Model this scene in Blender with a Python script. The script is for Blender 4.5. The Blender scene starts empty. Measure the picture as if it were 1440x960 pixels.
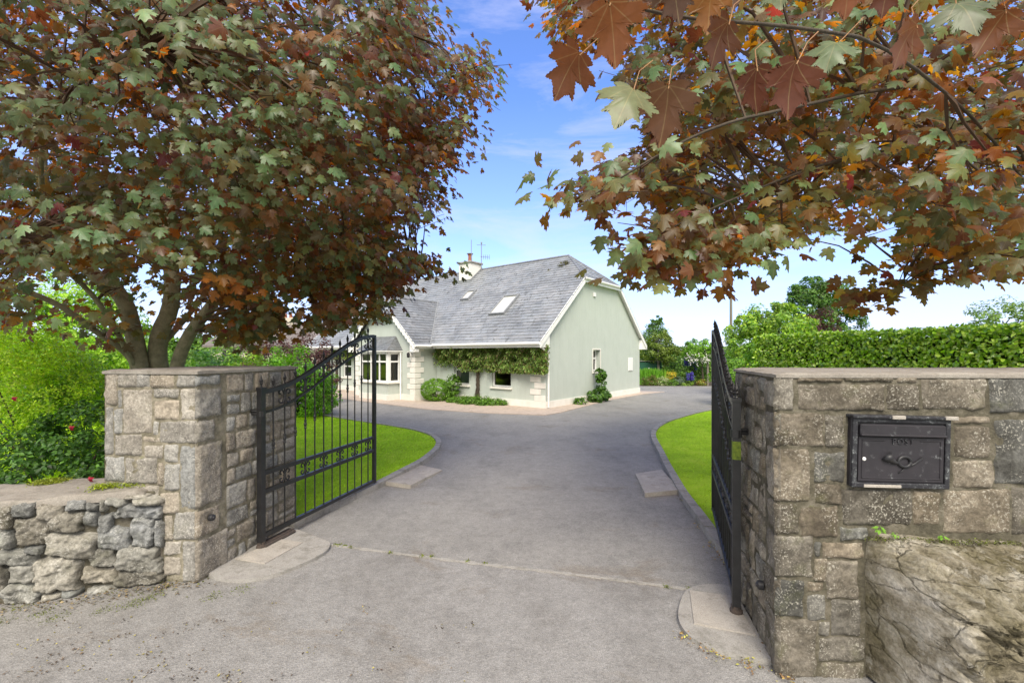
import bpy, math, random
import numpy as np
from mathutils import Vector, Matrix, noise
PI = math.pi
R = random.Random(11)
NR = np.random.default_rng(5)
sc = bpy.context.scene
COL = sc.collection

# ------------------------------------------------------------------ materials
def L(h):
    h = h.lstrip('#'); v = [int(h[i:i+2], 16)/255 for i in (0, 2, 4)]
    return tuple((c/12.92 if c <= .04045 else ((c+.055)/1.055)**2.4) for c in v)
class N:
    def __init__(s, name):
        s.m = bpy.data.materials.new(name); s.m.use_nodes = True
        s.t = s.m.node_tree; s.t.nodes.clear()
        s.out = s.n('ShaderNodeOutputMaterial')
        s.tc = s.n('ShaderNodeTexCoord')
    def n(s, typ, **k):
        nd = s.t.nodes.new(typ)
        for a, b in k.items(): setattr(nd, a, b)
        return nd
    def l(s, a, b): s.t.links.new(a, b)
    def noise(s, scale, detail=4, rough=.55, vec=None, dist=0):
        nd = s.n('ShaderNodeTexNoise'); nd.inputs['Scale'].default_value = scale
        nd.inputs['Detail'].default_value = detail; nd.inputs['Roughness'].default_value = rough
        nd.inputs['Distortion'].default_value = dist
        s.l(vec or s.tc.outputs['Object'], nd.inputs['Vector']); return nd.outputs['Fac']
    def voro(s, scale, feature='F1', vec=None):
        nd = s.n('ShaderNodeTexVoronoi', feature=feature); nd.inputs['Scale'].default_value = scale
        s.l(vec or s.tc.outputs['Object'], nd.inputs['Vector']); return nd.outputs['Distance']
    def scaled(s, v, loc=(0,0,0)):
        nd = s.n('ShaderNodeMapping'); nd.inputs['Scale'].default_value = v; nd.inputs['Location'].default_value = loc
        s.l(s.tc.outputs['Object'], nd.inputs['Vector']); return nd.outputs[0]
    def ramp(s, fac, stops):
        nd = s.n('ShaderNodeValToRGB'); e = nd.color_ramp.elements
        while len(e) < len(stops): e.new(.5)
        for i, (p, c) in enumerate(stops):
            e[i].position = p
            e[i].color = (*c, 1) if isinstance(c, (tuple, list)) else (c, c, c, 1)
        s.l(fac, nd.inputs[0]); return nd.outputs[0]
    def mix(s, fac, a, b, mode='MIX'):
        nd = s.n('ShaderNodeMix', data_type='RGBA', blend_type=mode)
        for sock, v in ((nd.inputs[0], fac), (nd.inputs[6], a), (nd.inputs[7], b)):
            if isinstance(v, (int, float)): sock.default_value = v
            elif isinstance(v, (tuple, list)): sock.default_value = (*v, 1)
            else: s.l(v, sock)
        return nd.outputs[2]
    def attr(s, name='tint'):
        nd = s.n('ShaderNodeAttribute', attribute_name=name); return nd.outputs['Color']
    def bump(s, h, strength=.5, dist=.01, prev=None):
        nd = s.n('ShaderNodeBump'); nd.inputs['Strength'].default_value = strength
        nd.inputs['Distance'].default_value = dist; s.l(h, nd.inputs['Height'])
        if prev: s.l(prev, nd.inputs['Normal'])
        return nd.outputs[0]
    def pbr(s, col, rough=.8, nrm=None, metal=0, spec=.5, **k):
        p = s.n('ShaderNodeBsdfPrincipled')
        if isinstance(col, (tuple, list)): p.inputs['Base Color'].default_value = (*col, 1)
        else: s.l(col, p.inputs['Base Color'])
        if isinstance(rough, (int, float)): p.inputs['Roughness'].default_value = rough
        else: s.l(rough, p.inputs['Roughness'])
        p.inputs['Metallic'].default_value = metal
        p.inputs['Specular IOR Level'].default_value = spec
        if nrm: s.l(nrm, p.inputs['Normal'])
        return p.outputs[0]
    def done(s, sh): s.l(sh, s.out.inputs['Surface']); return s.m

M = {}
def simple(name, c1, c2=None, scale=8, rough=.7, bump=.2, bscale=60, metal=0, spec=.4, bd=.004):
    m = N(name); c2 = c2 or tuple(x*.8 for x in c1)
    col = m.ramp(m.noise(scale, 6), [(.3, c1), (.7, c2)])
    nr = m.bump(m.noise(bscale, 4), bump, bd) if bump else None
    M[name] = m.done(m.pbr(col, rough, nr, metal, spec)); return M[name]

def asphalt(name, base, warm, dark):
    m = N(name)
    big = m.noise(.5, 5, .6)
    col = m.ramp(big, [(.3, base), (.7, warm)])
    st = m.noise(1.6, 6, .7, m.scaled((1, .6, 1)))
    col = m.mix(m.ramp(st, [(.47, 0), (.68, .7)]), col, dark)
    col = m.mix(.6, col, m.ramp(m.noise(9, 7, .75), [(.35, .8), (.5, 1), (.65, 1.2)]), 'MULTIPLY')
    d1 = m.noise(.9, 7, .72, m.scaled((1, 1.5, 1), (7, 2, 0)), .6)
    col = m.mix(m.ramp(d1, [(.57, 0), (.70, .55)]), col, (.17, .135, .095))
    d2 = m.noise(2.6, 6, .7, m.scaled((.35, 1.6, 1), (1, 9, 0)))
    col = m.mix(m.ramp(d2, [(.56, 0), (.72, .4)]), col, (.33, .32, .31))
    # aggregate
    sp = m.noise(160, 2, .6)
    col = m.mix(.8, col, m.ramp(sp, [(.34, .62), (.5, 1.0), (.64, 1.32)]), 'MULTIPLY')
    v = m.n('ShaderNodeTexVoronoi'); v.inputs['Scale'].default_value = 75; m.l(m.tc.outputs['Object'], v.inputs['Vector'])
    sep = m.n('ShaderNodeSeparateColor'); m.l(v.outputs['Color'], sep.inputs[0])
    col = m.mix(.75, col, m.ramp(sep.outputs[0], [(0, .80), (.5, 1.0), (1, 1.15)]), 'MULTIPLY')
    nr = m.bump(sp, .5, .005); nr = m.bump(v.outputs['Distance'], .4, .006, nr)
    M[name] = m.done(m.pbr(col, .85, nr, 0, .3))
asphalt('road_asphalt', (.24, .234, .225), (.28, .272, .26), (.17, .162, .15))
asphalt('drive_asphalt', (.24, .234, .222), (.285, .275, .258), (.18, .176, .168))

def stonemat(name, cols, speck=.5, lich=(.5, .5, .45), moss=.15):
    m = N(name)
    a = m.noise(5, 8, .65)
    col = m.ramp(a, [(.25, cols[0]), (.45, cols[1]), (.6, cols[2]), (.8, cols[3])])
    col = m.mix(1, col, m.attr(), 'MULTIPLY')
    f = m.noise(45, 5, .7)
    col = m.mix(.8, col, m.ramp(f, [(.32, .5), (.52, 1.0), (.7, 1.45)]), 'MULTIPLY')
    l2 = m.noise(90, 3, .65); l1 = m.noise(7, 3, .5)
    mm = m.mix(1, m.ramp(l2, [(.56, 0), (.62, 1)]), m.ramp(l1, [(.42, 0), (.6, speck)]), 'MULTIPLY')
    col = m.mix(mm, col, lich)
    g = m.noise(6, 5, .7, m.scaled((1, 1, 1), (5, 3, 1)))
    col = m.mix(m.ramp(g, [(.55, 0), (.75, moss)]), col, (.10, .11, .03))
    nr = m.bump(m.noise(22, 8, .7), .9, .012); nr = m.bump(f, .5, .006, nr)
    M[name] = m.done(m.pbr(col, .92, nr, 0, .25))
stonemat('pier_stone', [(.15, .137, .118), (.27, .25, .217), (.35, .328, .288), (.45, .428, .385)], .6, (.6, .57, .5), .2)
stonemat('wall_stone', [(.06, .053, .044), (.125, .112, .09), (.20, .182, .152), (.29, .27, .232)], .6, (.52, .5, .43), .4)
stonemat('rubble_stone', [(.09, .085, .068), (.22, .21, .178), (.33, .318, .28), (.50, .49, .46)], .5, (.62, .61, .56), .3)
def bouldermat():
    m = N('boulder_stone')
    mp = m.n('ShaderNodeMapping'); mp.inputs['Rotation'].default_value = (0, math.radians(36), 0); mp.inputs['Scale'].default_value = (1, 1, 1.8)
    m.l(m.tc.outputs['Object'], mp.inputs['Vector'])
    a = m.noise(4.5, 12, .72, mp.outputs[0], .5)
    dk = m.ramp(a, [(.3, (.07, .06, .04)), (.45, (.19, .165, .11)), (.55, (.29, .255, .18)), (.68, (.42, .38, .29))])
    lt = m.ramp(a, [(.3, (.16, .135, .09)), (.42, (.36, .32, .235)), (.52, (.55, .50, .41)), (.62, (.78, .74, .66))])
    col = m.mix(m.ramp(m.noise(2.6, 6, .65, m.scaled((1, 1, 1), (1.3, 1, 0))), [(.40, 0), (.60, 1)]), dk, lt)
    wn_ = m.n('ShaderNodeTexNoise'); wn_.inputs['Scale'].default_value = 3; wn_.inputs['Detail'].default_value = 6; m.l(mp.outputs[0], wn_.inputs['Vector'])
    vm = m.n('ShaderNodeVectorMath', operation='MULTIPLY_ADD'); m.l(wn_.outputs['Color'], vm.inputs[0]); vm.inputs[1].default_value = (.55, .55, .55); m.l(mp.outputs[0], vm.inputs[2])
    ve_ = m.voro(3.2, 'DISTANCE_TO_EDGE', vm.outputs[0])
    crack = m.ramp(ve_, [(0, .4), (.008, .2), (.02, 0)])
    col = m.mix(crack, col, (.035, .03, .02))
    v1 = m.noise(9, 9, .75, mp.outputs[0], .3)
    col = m.mix(m.ramp(v1, [(.30, .8), (.40, 0)]), col, (.07, .06, .04))
    lp = m.mix(1, m.ramp(m.noise(14, 8, .78), [(.52, 0), (.58, 1)]), m.ramp(m.noise(2.4, 4, .6, m.scaled((1, 1, 1), (4, 0, 2))), [(.45, 0), (.6, .85)]), 'MULTIPLY')
    col = m.mix(lp, col, (.66, .63, .56))
    b = m.noise(2.0, 4, .6)
    col = m.mix(m.ramp(b, [(.45, 0), (.7, .55)]), col, (.17, .15, .06))
    col = m.mix(.7, col, m.ramp(m.noise(60, 4, .7), [(.3, .55), (.5, 1), (.7, 1.4)]), 'MULTIPLY')
    nr = m.bump(a, 1.0, .07); nr = m.bump(m.noise(40, 6, .7), .9, .012, nr); nr = m.bump(m.ramp(ve_, [(0, 0), (.05, 1)]), .8, .03, nr)
    M['boulder_stone'] = m.done(m.pbr(col, .93, nr, 0, .2))
bouldermat()
def mortar(nm='mortar', g=1):
    m = N(nm)
    col = m.ramp(m.noise(9, 6, .7), [(.3, (.06*g, .054*g, .04*g)), (.5, (.13*g, .118*g, .085*g)), (.62, (.20*g, .18*g, .14*g)), (.72, (.10*g, .11*g, .04*g))])
    M[nm] = m.done(m.pbr(col, .95, m.bump(m.noise(60, 6, .7), 1, .012), 0, .2))
mortar()
mortar('pale_mortar', 1.7)
def concrete(name, c1, c2, c3):
    m = N(name)
    col = m.ramp(m.noise(3, 8, .72), [(.3, c1), (.5, c2), (.68, c3)])
    col = m.mix(m.ramp(m.noise(7, 7, .75), [(.54, 0), (.66, .45)]), col, (.12, .11, .085))
    col = m.mix(.6, col, m.ramp(m.noise(120, 3, .7), [(.3, .6), (.5, 1), (.7, 1.3)]), 'MULTIPLY')
    M[name] = m.done(m.pbr(col, .9, m.bump(m.noise(30, 8, .75), .8, .008), 0, .25))
concrete('concrete', (.27, .255, .235), (.35, .335, .31), (.20, .19, .165))
concrete('pale_concrete', (.46, .43, .385), (.38, .35, .31), (.5, .46, .40))
concrete('coping_concrete', (.22, .20, .175), (.30, .275, .24), (.36, .34, .30))
concrete('apron_concrete', (.42, .34, .28), (.50, .41, .34), (.36, .30, .25))
simple('render_sage', (.575, .615, .555), (.53, .575, .515), 3, .9, .5, 130, bd=.004)
def rendermat():
    m = N('render_sage')
    col = m.ramp(m.noise(2, 6, .65), [(.3, (.51, .556, .51)), (.7, (.47, .516, .47))])
    stn = m.noise(3, 6, .7, m.scaled((3, 3, .35)))
    col = m.mix(m.ramp(stn, [(.5, 0), (.75, .35)]), col, (.34, .395, .345))
    col = m.mix(.3, col, m.ramp(m.noise(140, 3, .7), [(.3, .7), (.5, 1), (.7, 1.25)]), 'MULTIPLY')
    M['render_sage'] = m.done(m.pbr(col, .9, m.bump(m.noise(130, 4), .5, .004), 0, .3))
rendermat()
simple('white_render', (.80, .78, .73), (.70, .68, .62), 4, .85, .3, 90)
simple('white_upvc', (.86, .86, .84), (.80, .80, .78), 6, .35, .05, 30)
simple('cream_blind', (.62, .55, .38), (.55, .48, .33), 10, .8, .1)
simple('curtain', (.40, .22, .12), (.30, .15, .08), 10, .8, .1)
simple('lead_flash', (.27, .28, .29), (.2, .21, .22), 10, .6, .2)
simple('terracotta', (.36, .13, .07), (.26, .09, .05), 10, .7, .2)
simple('bark', (.33, .315, .205), (.17, .165, .10), 14, .9, .9, 40, bd=.012)
simple('dark_bark', (.09, .07, .05), (.05, .04, .03), 14, .9, .8, 40, bd=.01)
simple('twig', (.10, .06, .035), (.06, .04, .025), 14, .8, 0)
simple('soil', (.10, .075, .05), (.06, .045, .03), 5, .95, .8, 40, bd=.02)
simple('tank_green', (.02, .10, .06), (.015, .08, .05), 4, .5, .05)
simple('blue_glaze', (.05, .12, .35), (.04, .1, .3), 4, .3, 0)
simple('black_plastic', (.018, .018, .022), (.03, .03, .032), 10, .45, .2, 60)
simple('rust', (.10, .075, .06), (.05, .042, .038), 30, .85, .6, 60)
simple('neighbour_render', (.55, .5, .42), (.5, .45, .38), 2, .9, .2)
simple('neighbour_slate', (.13, .11, .10), (.18, .155, .145), 5, .7, .4, 20)
simple('pole_wood', (.22, .20, .17), (.17, .15, .12), 5, .8, .2)
simple('metal_grey', (.25, .25, .26), (.2, .2, .21), 5, .5, 0)

def ironmat():
    m = N('gate_iron')
    col = m.ramp(m.noise(12, 6, .7), [(.35, (.010, .010, .011)), (.66, (.022, .022, .023)), (.8, (.07, .07, .065))])
    M['gate_iron'] = m.done(m.pbr(col, m.ramp(m.noise(25), [(.3, .32), (.7, .55)]), m.bump(m.noise(90), .15, .002), 0, .6))
ironmat()
def boxmat():
    m = N('letterbox_paint')
    s1 = m.noise(30, 8, .75); s2 = m.noise(7, 4, .6)
    k = m.mix(1, m.ramp(s1, [(.57, 0), (.70, .6)]), m.ramp(s2, [(.45, 0), (.65, 1)]), 'MULTIPLY')
    col = m.mix(k, m.ramp(m.noise(5), [(.3, (.016, .015, .019)), (.7, (.032, .028, .034))]), (.35, .37, .38))
    M['letterbox_paint'] = m.done(m.pbr(col, .5, m.bump(s1, .3, .003), 0, .5))
    m = N('letterbox_worn')
    col = m.ramp(m.noise(45, 6, .75, m.scaled((1, 1, 1))), [(.50, (.022, .022, .027)), (.60, (.07, .075, .08)), (.70, (.38, .40, .40))])
    M['letterbox_worn'] = m.done(m.pbr(col, .55, None, 0, .4))
boxmat()
def slatemat():
    m = N('roof_slate')
    a = m.noise(1.1, 6, .65); b = m.noise(14, 6, .7)
    col = m.ramp(a, [(.3, (.19, .20, .215)), (.5, (.245, .258, .275)), (.7, (.31, .32, .335))])
    col = m.mix(1, col, m.attr(), 'MULTIPLY')
    col = m.mix(.5, col, m.ramp(b, [(.3, .65), (.5, 1), (.7, 1.3)]), 'MULTIPLY')
    st = m.noise(2.6, 7, .78, m.scaled((2.0, .9, .9)), 1.0)
    col = m.mix(m.ramp(st, [(.555, 0), (.61, .7)]), col, (.09, .092, .09))
    M['roof_slate'] = m.done(m.pbr(col, .5, m.bump(b, .3, .004), 0, .5))
slatemat()
def glassmat():
    m = N('window_glass')
    tr = m.n('ShaderNodeBsdfTransparent'); tr.inputs[0].default_value = (.55, .62, .6, 1)
    gl = m.n('ShaderNodeBsdfGlossy'); gl.inputs['Roughness'].default_value = .02
    fr = m.n('ShaderNodeFresnel'); fr.inputs[0].default_value = 1.7
    mx = m.n('ShaderNodeMixShader'); m.l(fr.outputs[0], mx.inputs[0]); m.l(tr.outputs[0], mx.inputs[1]); m.l(gl.outputs[0], mx.inputs[2])
    M['window_glass'] = m.done(mx.outputs[0])
    m = N('skylight_glass')
    M['skylight_glass'] = m.done(m.pbr((.62, .62, .58), .06, None, 0, 1.0))
glassmat()
def leafmat(name, top_mul=(1, 1, 1), under=None, trans=(.3, .45, .05), tf=.3, rough=.45, spec=.4, veins=False):
    """two sided leaf: own colour on the upper face, optional other colour on the underside"""
    m = N(name); a = m.attr()
    top = m.mix(1, a, top_mul, 'MULTIPLY')
    if under:
        g = m.n('ShaderNodeNewGeometry')
        un = m.mix(1, m.attr('tint2'), under, 'MULTIPLY')
        top = m.mix(g.outputs['Backfacing'], top, un)
        if veins:
            uv = m.n('ShaderNodeUVMap', uv_map='UVMap'); sp_ = m.n('ShaderNodeSeparateXYZ'); m.l(uv.outputs[0], sp_.inputs[0])
            def mt(op, a_, b_=None):
                q = m.n('ShaderNodeMath', operation=op)
                for i_, v_ in enumerate((a_, b_)):
                    if v_ is None: continue
                    if isinstance(v_, (int, float)): q.inputs[i_].default_value = v_
                    else: m.l(v_, q.inputs[i_])
                return q.outputs[0]
            ax_ = mt('ABSOLUTE', mt('SUBTRACT', sp_.outputs[0], .5)); yy = mt('SUBTRACT', sp_.outputs[1], .1)
            ds = ax_
            for an in (40, 74): ds = mt('MINIMUM', ds, mt('ABSOLUTE', mt('SUBTRACT', mt('MULTIPLY', ax_, math.cos(math.radians(an))), mt('MULTIPLY', yy, math.sin(math.radians(an))))))
            vk = m.ramp(ds, [(.0, .6), (.005, .5), (.011, 0)])
            # fine side veins, herringbone
            wv = mt('ABSOLUTE', mt('SINE', mt('MULTIPLY', mt('ADD', yy, mt('MULTIPLY', ax_, -.8)), 70)))
            vk2 = m.ramp(wv, [(0, .22), (.15, 0)])
            top = m.mix(vk2, top, m.mix(1, top, (.6, .6, .6), 'MULTIPLY')); top = m.mix(vk, top, m.mix(.6, top, (.5, .42, .2)))
        tcol = m.mix(1, m.attr('tint2'), trans, 'MULTIPLY')
    else:
        tcol = m.mix(1, a, trans, 'MULTIPLY')
    top = m.mix(.55, top, m.ramp(m.noise(38, 6, .7), [(.3, .5), (.7, 1.5)]), 'MULTIPLY')
    p = m.pbr(top, rough, None, 0, spec)
    t = m.n('ShaderNodeBsdfTranslucent'); m.l(tcol, t.inputs[0])
    mx = m.n('ShaderNodeMixShader'); mx.inputs[0].default_value = tf
    m.l(p, mx.inputs[1]); m.l(t.outputs[0], mx.inputs[2])
    M[name] = m.done(mx.outputs[0])
leafmat('green_leaf', trans=(1.5, 1.6, .6), tf=.35)
leafmat('glossy_leaf', trans=(1.4, 1.5, .5), tf=.22, rough=.28, spec=.6)
simple('stalk', (.35, .20, .08), (.28, .12, .05), 30, .6, 0)
leafmat('maple_leaf', top_mul=(.92, .98, .9), under=(.98, .95, .95), trans=(2.6, 2.0, .9), tf=.44, veins=True, rough=.36, spec=.4)
leafmat('grass_blade', trans=(1.2, 1.2, 1.2), tf=.45, rough=.7, spec=.1)
leafmat('petal', trans=(1, 1, 1), tf=.3)
leafmat('litter', trans=(.5, .5, .5), tf=.1, rough=.8)
def lawnmat():
    m = N('lawn_turf')
    col = m.ramp(m.noise(1.8, 8, .72), [(.3, (.26, .46, .015)), (.5, (.38, .62, .02)), (.7, (.52, .70, .05))])
    col = m.mix(.6, col, m.ramp(m.noise(60, 4, .7), [(.3, .6), (.5, 1), (.7, 1.35)]), 'MULTIPLY')
    M['lawn_turf'] = m.done(m.pbr(col, .9, m.bump(m.noise(70, 5, .7), 1, .02), 0, .15))
    m = N('field_grass')
    col = m.ramp(m.noise(.3, 7, .65), [(.3, (.07, .14, .02)), (.7, (.13, .2, .04))])
    M['field_grass'] = m.done(m.pbr(col, .95, m.bump(m.noise(30, 5, .7), 1, .05), 0, .1))
lawnmat()

# ------------------------------------------------------------------ mesh helpers
class MB:
    def __init__(s): s.v = []; s.f = []; s.c = []; s.col = (1, 1, 1)
    def add(s, vs, fs, col=None):
        b = len(s.v); s.v += [tuple(x) for x in vs]; s.f += [tuple(i+b for i in f) for f in fs]
        s.c += [col or s.col]*len(vs); return s
    def box(s, a, b, col=None):
        x0, y0, z0 = a; x1, y1, z1 = b
        if x0 > x1: x0, x1 = x1, x0
        if y0 > y1: y0, y1 = y1, y0
        if z0 > z1: z0, z1 = z1, z0
        return s.add([(x0,y0,z0),(x1,y0,z0),(x1,y1,z0),(x0,y1,z0),(x0,y0,z1),(x1,y0,z1),(x1,y1,z1),(x0,y1,z1)],
                     [(0,3,2,1),(4,5,6,7),(0,1,5,4),(1,2,6,5),(2,3,7,6),(3,0,4,7)], col)
    def bbox(s, a, b, r=.004, col=None):
        """bevelled box (chamfered edges)"""
        lo = [min(a[i], b[i]) for i in range(3)]; hi = [max(a[i], b[i]) for i in range(3)]
        r = min([r]+[(hi[i]-lo[i])*.3 for i in range(3)])
        vs = []; idx = {}
        for X in (0, 1):
            for Y in (0, 1):
                for Z in (0, 1):
                    c = [(lo, hi)[k][i] for i, k in enumerate((X, Y, Z))]
                    s_ = [1, -1]
                    for ax in range(3):
                        p = [c[i] + (0 if i == ax else (r if (X, Y, Z)[i] == 0 else -r)) for i in range(3)]
                        idx[(X, Y, Z, ax)] = len(vs); vs.append(p)
        fs = []
        for ax in range(3):
            o = [i for i in range(3) if i != ax]
            for sd in (0, 1):
                q = []
                for (p, r_) in ((0, 0), (1, 0), (1, 1), (0, 1)):
                    k = [0, 0, 0]; k[ax] = sd; k[o[0]] = p; k[o[1]] = r_; q.append(idx[(*k, ax)])
                flip = (sd == 0) != (ax == 1)
                fs.append(tuple(q[::-1]) if flip else tuple(q))
        for ax in range(3):
            o = [i for i in range(3) if i != ax]
            for p in (0, 1):
                for r_ in (0, 1):
                    k0 = [0, 0, 0]; k0[o[0]] = p; k0[o[1]] = r_; k1 = list(k0); k1[ax] = 1
                    fs.append((idx[(*k0, o[0])], idx[(*k1, o[0])], idx[(*k1, o[1])], idx[(*k0, o[1])]))
        for X in (0, 1):
            for Y in (0, 1):
                for Z in (0, 1): fs.append(tuple(idx[(X, Y, Z, a_)] for a_ in range(3)))
        return s.add(vs, fs, col)
    def prism(s, poly, z0, z1, col=None):
        n = len(poly)
        vs = [(p[0], p[1], z0) for p in poly]+[(p[0], p[1], z1) for p in poly]
        fs = [tuple(range(n))[::-1], tuple(range(n, 2*n))]+[(i, (i+1) % n, (i+1) % n+n, i+n) for i in range(n)]
        return s.add(vs, fs, col)
    def extr(s, pts, d, col=None):
        """closed 3D polygon pts extruded by vector d"""
        n = len(pts); pts = [Vector(p) for p in pts]; d = Vector(d)
        vs = pts+[p+d for p in pts]
        fs = [tuple(range(n))[::-1], tuple(range(n, 2*n))]+[(i, (i+1) % n, (i+1) % n+n, i+n) for i in range(n)]
        return s.add(vs, fs, col)
    def tube(s, pts, rad, n=8, cap=True, col=None, flat=None):
        pts = [Vector(p) for p in pts]
        if not isinstance(rad, (list, tuple)): rad = [rad]*len(pts)
        vs = []; up = None
        for i, p in enumerate(pts):
            t = (pts[min(i+1, len(pts)-1)]-pts[max(i-1, 0)])
            if t.length < 1e-9: t = Vector((0, 0, 1))
            t.normalize()
            if up is None: up = Vector((0, 0, 1)) if abs(t.z) < .9 else Vector((1, 0, 0))
            a = t.cross(up)
            if a.length < 1e-6: a = t.cross(Vector((0, 1, 0)))
            a.normalize(); b = a.cross(t).normalized(); up = b
            for k in range(n):
                an = 2*PI*k/n+(PI/4 if n == 4 else 0)
                vs.append(p+(a*math.cos(an)+b*math.sin(an))*rad[i]*(1.414 if n == 4 else 1))
        fs = []
        for i in range(len(pts)-1):
            for k in range(n):
                k2 = (k+1) % n; fs.append((i*n+k, i*n+k2, (i+1)*n+k2, (i+1)*n+k))
        if cap: fs.append(tuple(range(n))[::-1]); fs.append(tuple(range((len(pts)-1)*n, len(pts)*n)))
        return s.add(vs, fs, col)
    def lathe(s, c, prof, n=12, axis=(0, 0, 1), col=None):
        c = Vector(c); ax = Vector(axis).normalized()
        a = ax.orthogonal().normalized(); b = ax.cross(a); vs = []
        for (r, h) in prof:
            for k in range(n):
                an = 2*PI*k/n; vs.append(c+ax*h+(a*math.cos(an)+b*math.sin(an))*max(r, 1e-4))
        fs = [(i*n+k, i*n+(k+1) % n, (i+1)*n+(k+1) % n, (i+1)*n+k) for i in range(len(prof)-1) for k in range(n)]
        fs += [tuple(range(n))[::-1], tuple(range((len(prof)-1)*n, len(prof)*n))]
        return s.add(vs, fs, col)
    def build(s, name, mat, parent=None, smooth=False, fix=True):
        me = bpy.data.meshes.new(name); me.from_pydata(s.v, [], s.f); me.update()
        if fix:
            import bmesh
            bm = bmesh.new(); bm.from_mesh(me); bmesh.ops.recalc_face_normals(bm, faces=bm.faces); bm.to_mesh(me); bm.free()
        at = me.color_attributes.new('tint', 'FLOAT_COLOR', 'POINT')
        at.data.foreach_set('color', np.array([(*c, 1) for c in s.c], dtype=np.float32).ravel())
        if smooth: me.polygons.foreach_set('use_smooth', [True]*len(me.polygons))
        me.materials.append(M[mat] if isinstance(mat, str) else mat)
        o = bpy.data.objects.new(name, me); COL.objects.link(o)
        if parent: o.parent = parent
        return o
def tag(o, label=None, cat=None, group=None, kind=None):
    if label: o['label'] = label
    if cat: o['category'] = cat
    if group: o['group'] = group
    if kind: o['kind'] = kind
    return o
def thing(name, label, cat, loc=(0, 0, 0), rz=0, group=None):
    o = bpy.data.objects.new(name, None); COL.objects.link(o); o.empty_display_size = .2
    o.location = loc; o.rotation_euler = (0, 0, rz)
    return tag(o, label, cat, group)
def struct(o): o['kind'] = 'structure'; return o
def clip(poly, a, b, c):
    """keep a*x+b*y<=c"""
    out = []
    for i in range(len(poly)):
        p, q = poly[i], poly[(i+1) % len(poly)]
        dp, dq = a*p[0]+b*p[1]-c, a*q[0]+b*q[1]-c
        if dp <= 0: out.append(p)
        if (dp < 0 < dq) or (dq < 0 < dp):
            t = dp/(dp-dq); out.append((p[0]+t*(q[0]-p[0]), p[1]+t*(q[1]-p[1])))
    return out
def PX(px, py, Y): return Vector(((px-720)/620*Y, Y, 1.75-(py-498)/620*Y))
def G(px, py, z=0):
    Y = (1.75-z)*620/(py-498); return Vector(((px-720)/620*Y, Y, z))

# ------------------------------------------------------------------ leaves (numpy)
def tmpl_maple():
    # half outline of a five lobed maple leaf, x across, y along; base at origin
    h = [(0, 0), (.12, -.07), (.26, -.07), (.40, -.01), (.31, .10), (.48, .13), (.66, .28), (.52, .34), (.55, .49), (.38, .43),
         (.24, .46), (.31, .60), (.39, .79), (.24, .74), (.15, .82), (.10, .93), (0, 1.04)]
    pts = h + [(-x, y) for x, y in h[-2:0:-1]]
    v = [(x, y, -.22*abs(x)**1.3*1.4-.22*max(0, y-.35)**1.5) for x, y in pts]
    v.append((0, .32, .05)); c = len(v)-1; n = len(pts)
    return np.array(v), [(i, (i+1) % n, c) for i in range(n)]
def tmpl_maple_hi():
    V, F = tmpl_maple(); pts = V[:-1, :2]; n = len(pts); out = []
    rr = random.Random(3)
    for i in range(n):
        a, b = pts[i], pts[(i+1) % n]; d = b-a; nn = np.array([d[1], -d[0]]); ln = np.hypot(*d)
        out.append(a)
        if ln > .1: out += [a+d*.33+nn*.10, a+d*.42-nn*.05, a+d*.72+nn*.09, a+d*.8-nn*.04]
    out = np.array(out); N_ = len(out)
    c = np.array([0, .3])
    base_ = []
    for i in range(n):
        a, b = pts[i], pts[(i+1) % n]; d = b-a; base_.append(a)
        if np.hypot(*d) > .1: base_ += [a+d*.33, a+d*.42, a+d*.72, a+d*.8]
    base_ = np.array(base_); rings = [out]
    for k in (.8, .45): rings.append(c+(base_-c)*k)
    v = np.vstack(rings+[c[None]])
    # pleat along the veins, droop at the edge
    an = np.arctan2(v[:, 0], v[:, 1]+.02); rad = np.hypot(v[:, 0], v[:, 1])
    z = -.22*v[:, 0]**2-.25*np.maximum(0, v[:, 1]-.2)**2+.03*np.sin(v[:, 0]*6+v[:, 1]*5)
    v = np.column_stack([v, z]); F = []
    for k in range(2):
        for i in range(N_):
            j = (i+1) % N_; F += [(k*N_+i, k*N_+j, (k+1)*N_+j), (k*N_+i, (k+1)*N_+j, (k+1)*N_+i)]
    F += [(2*N_+i, 2*N_+(i+1) % N_, 3*N_) for i in range(N_)]
    return v, F
def tmpl_maple_lo():
    h = [(0, 0), (.25, -.05), (.32, .12), (.58, .28), (.38, .40), (.35, .74), (.12, .72), (0, 1.0)]
    pts = h + [(-x, y) for x, y in h[-2:0:-1]]
    v = [(x, y, -.3*abs(x)-.2*max(0, y-.35)) for x, y in pts]
    v.append((0, .3, .03)); c = len(v)-1; n = len(pts)
    return np.array(v), [(i, (i+1) % n, c) for i in range(n)]
def tmpl_oval(w=.28):
    v = [(0, 0, 0), (w, .3, .06), (w*.9, .62, .03), (0, 1, -.1), (-w*.9, .62, .03), (-w, .3, .06), (0, .45, -.02)]
    return np.array(v), [(0, 1, 6), (1, 2, 6), (2, 3, 6), (3, 4, 6), (4, 5, 6), (5, 0, 6)]
def tmpl_dia(w=.3):
    v = [(0, 0, 0), (w, .45, .05), (0, 1, -.08), (-w, .45, .05)]
    return np.array(v), [(0, 1, 2), (0, 2, 3)]
def tmpl_blade():
    return np.array([(-.06, 0, 0), (.06, 0, 0), (.03, .6, .04), (0, 1, .15)]), [(0, 1, 2), (0, 2, 3)]
MAPLE, MAPLE_LO, OVAL, DIA, BLADE = tmpl_maple(), tmpl_maple_lo(), tmpl_oval(), tmpl_dia(), tmpl_blade()
def unit(a): return a/np.maximum(np.linalg.norm(a, axis=1, keepdims=True), 1e-9)
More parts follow.
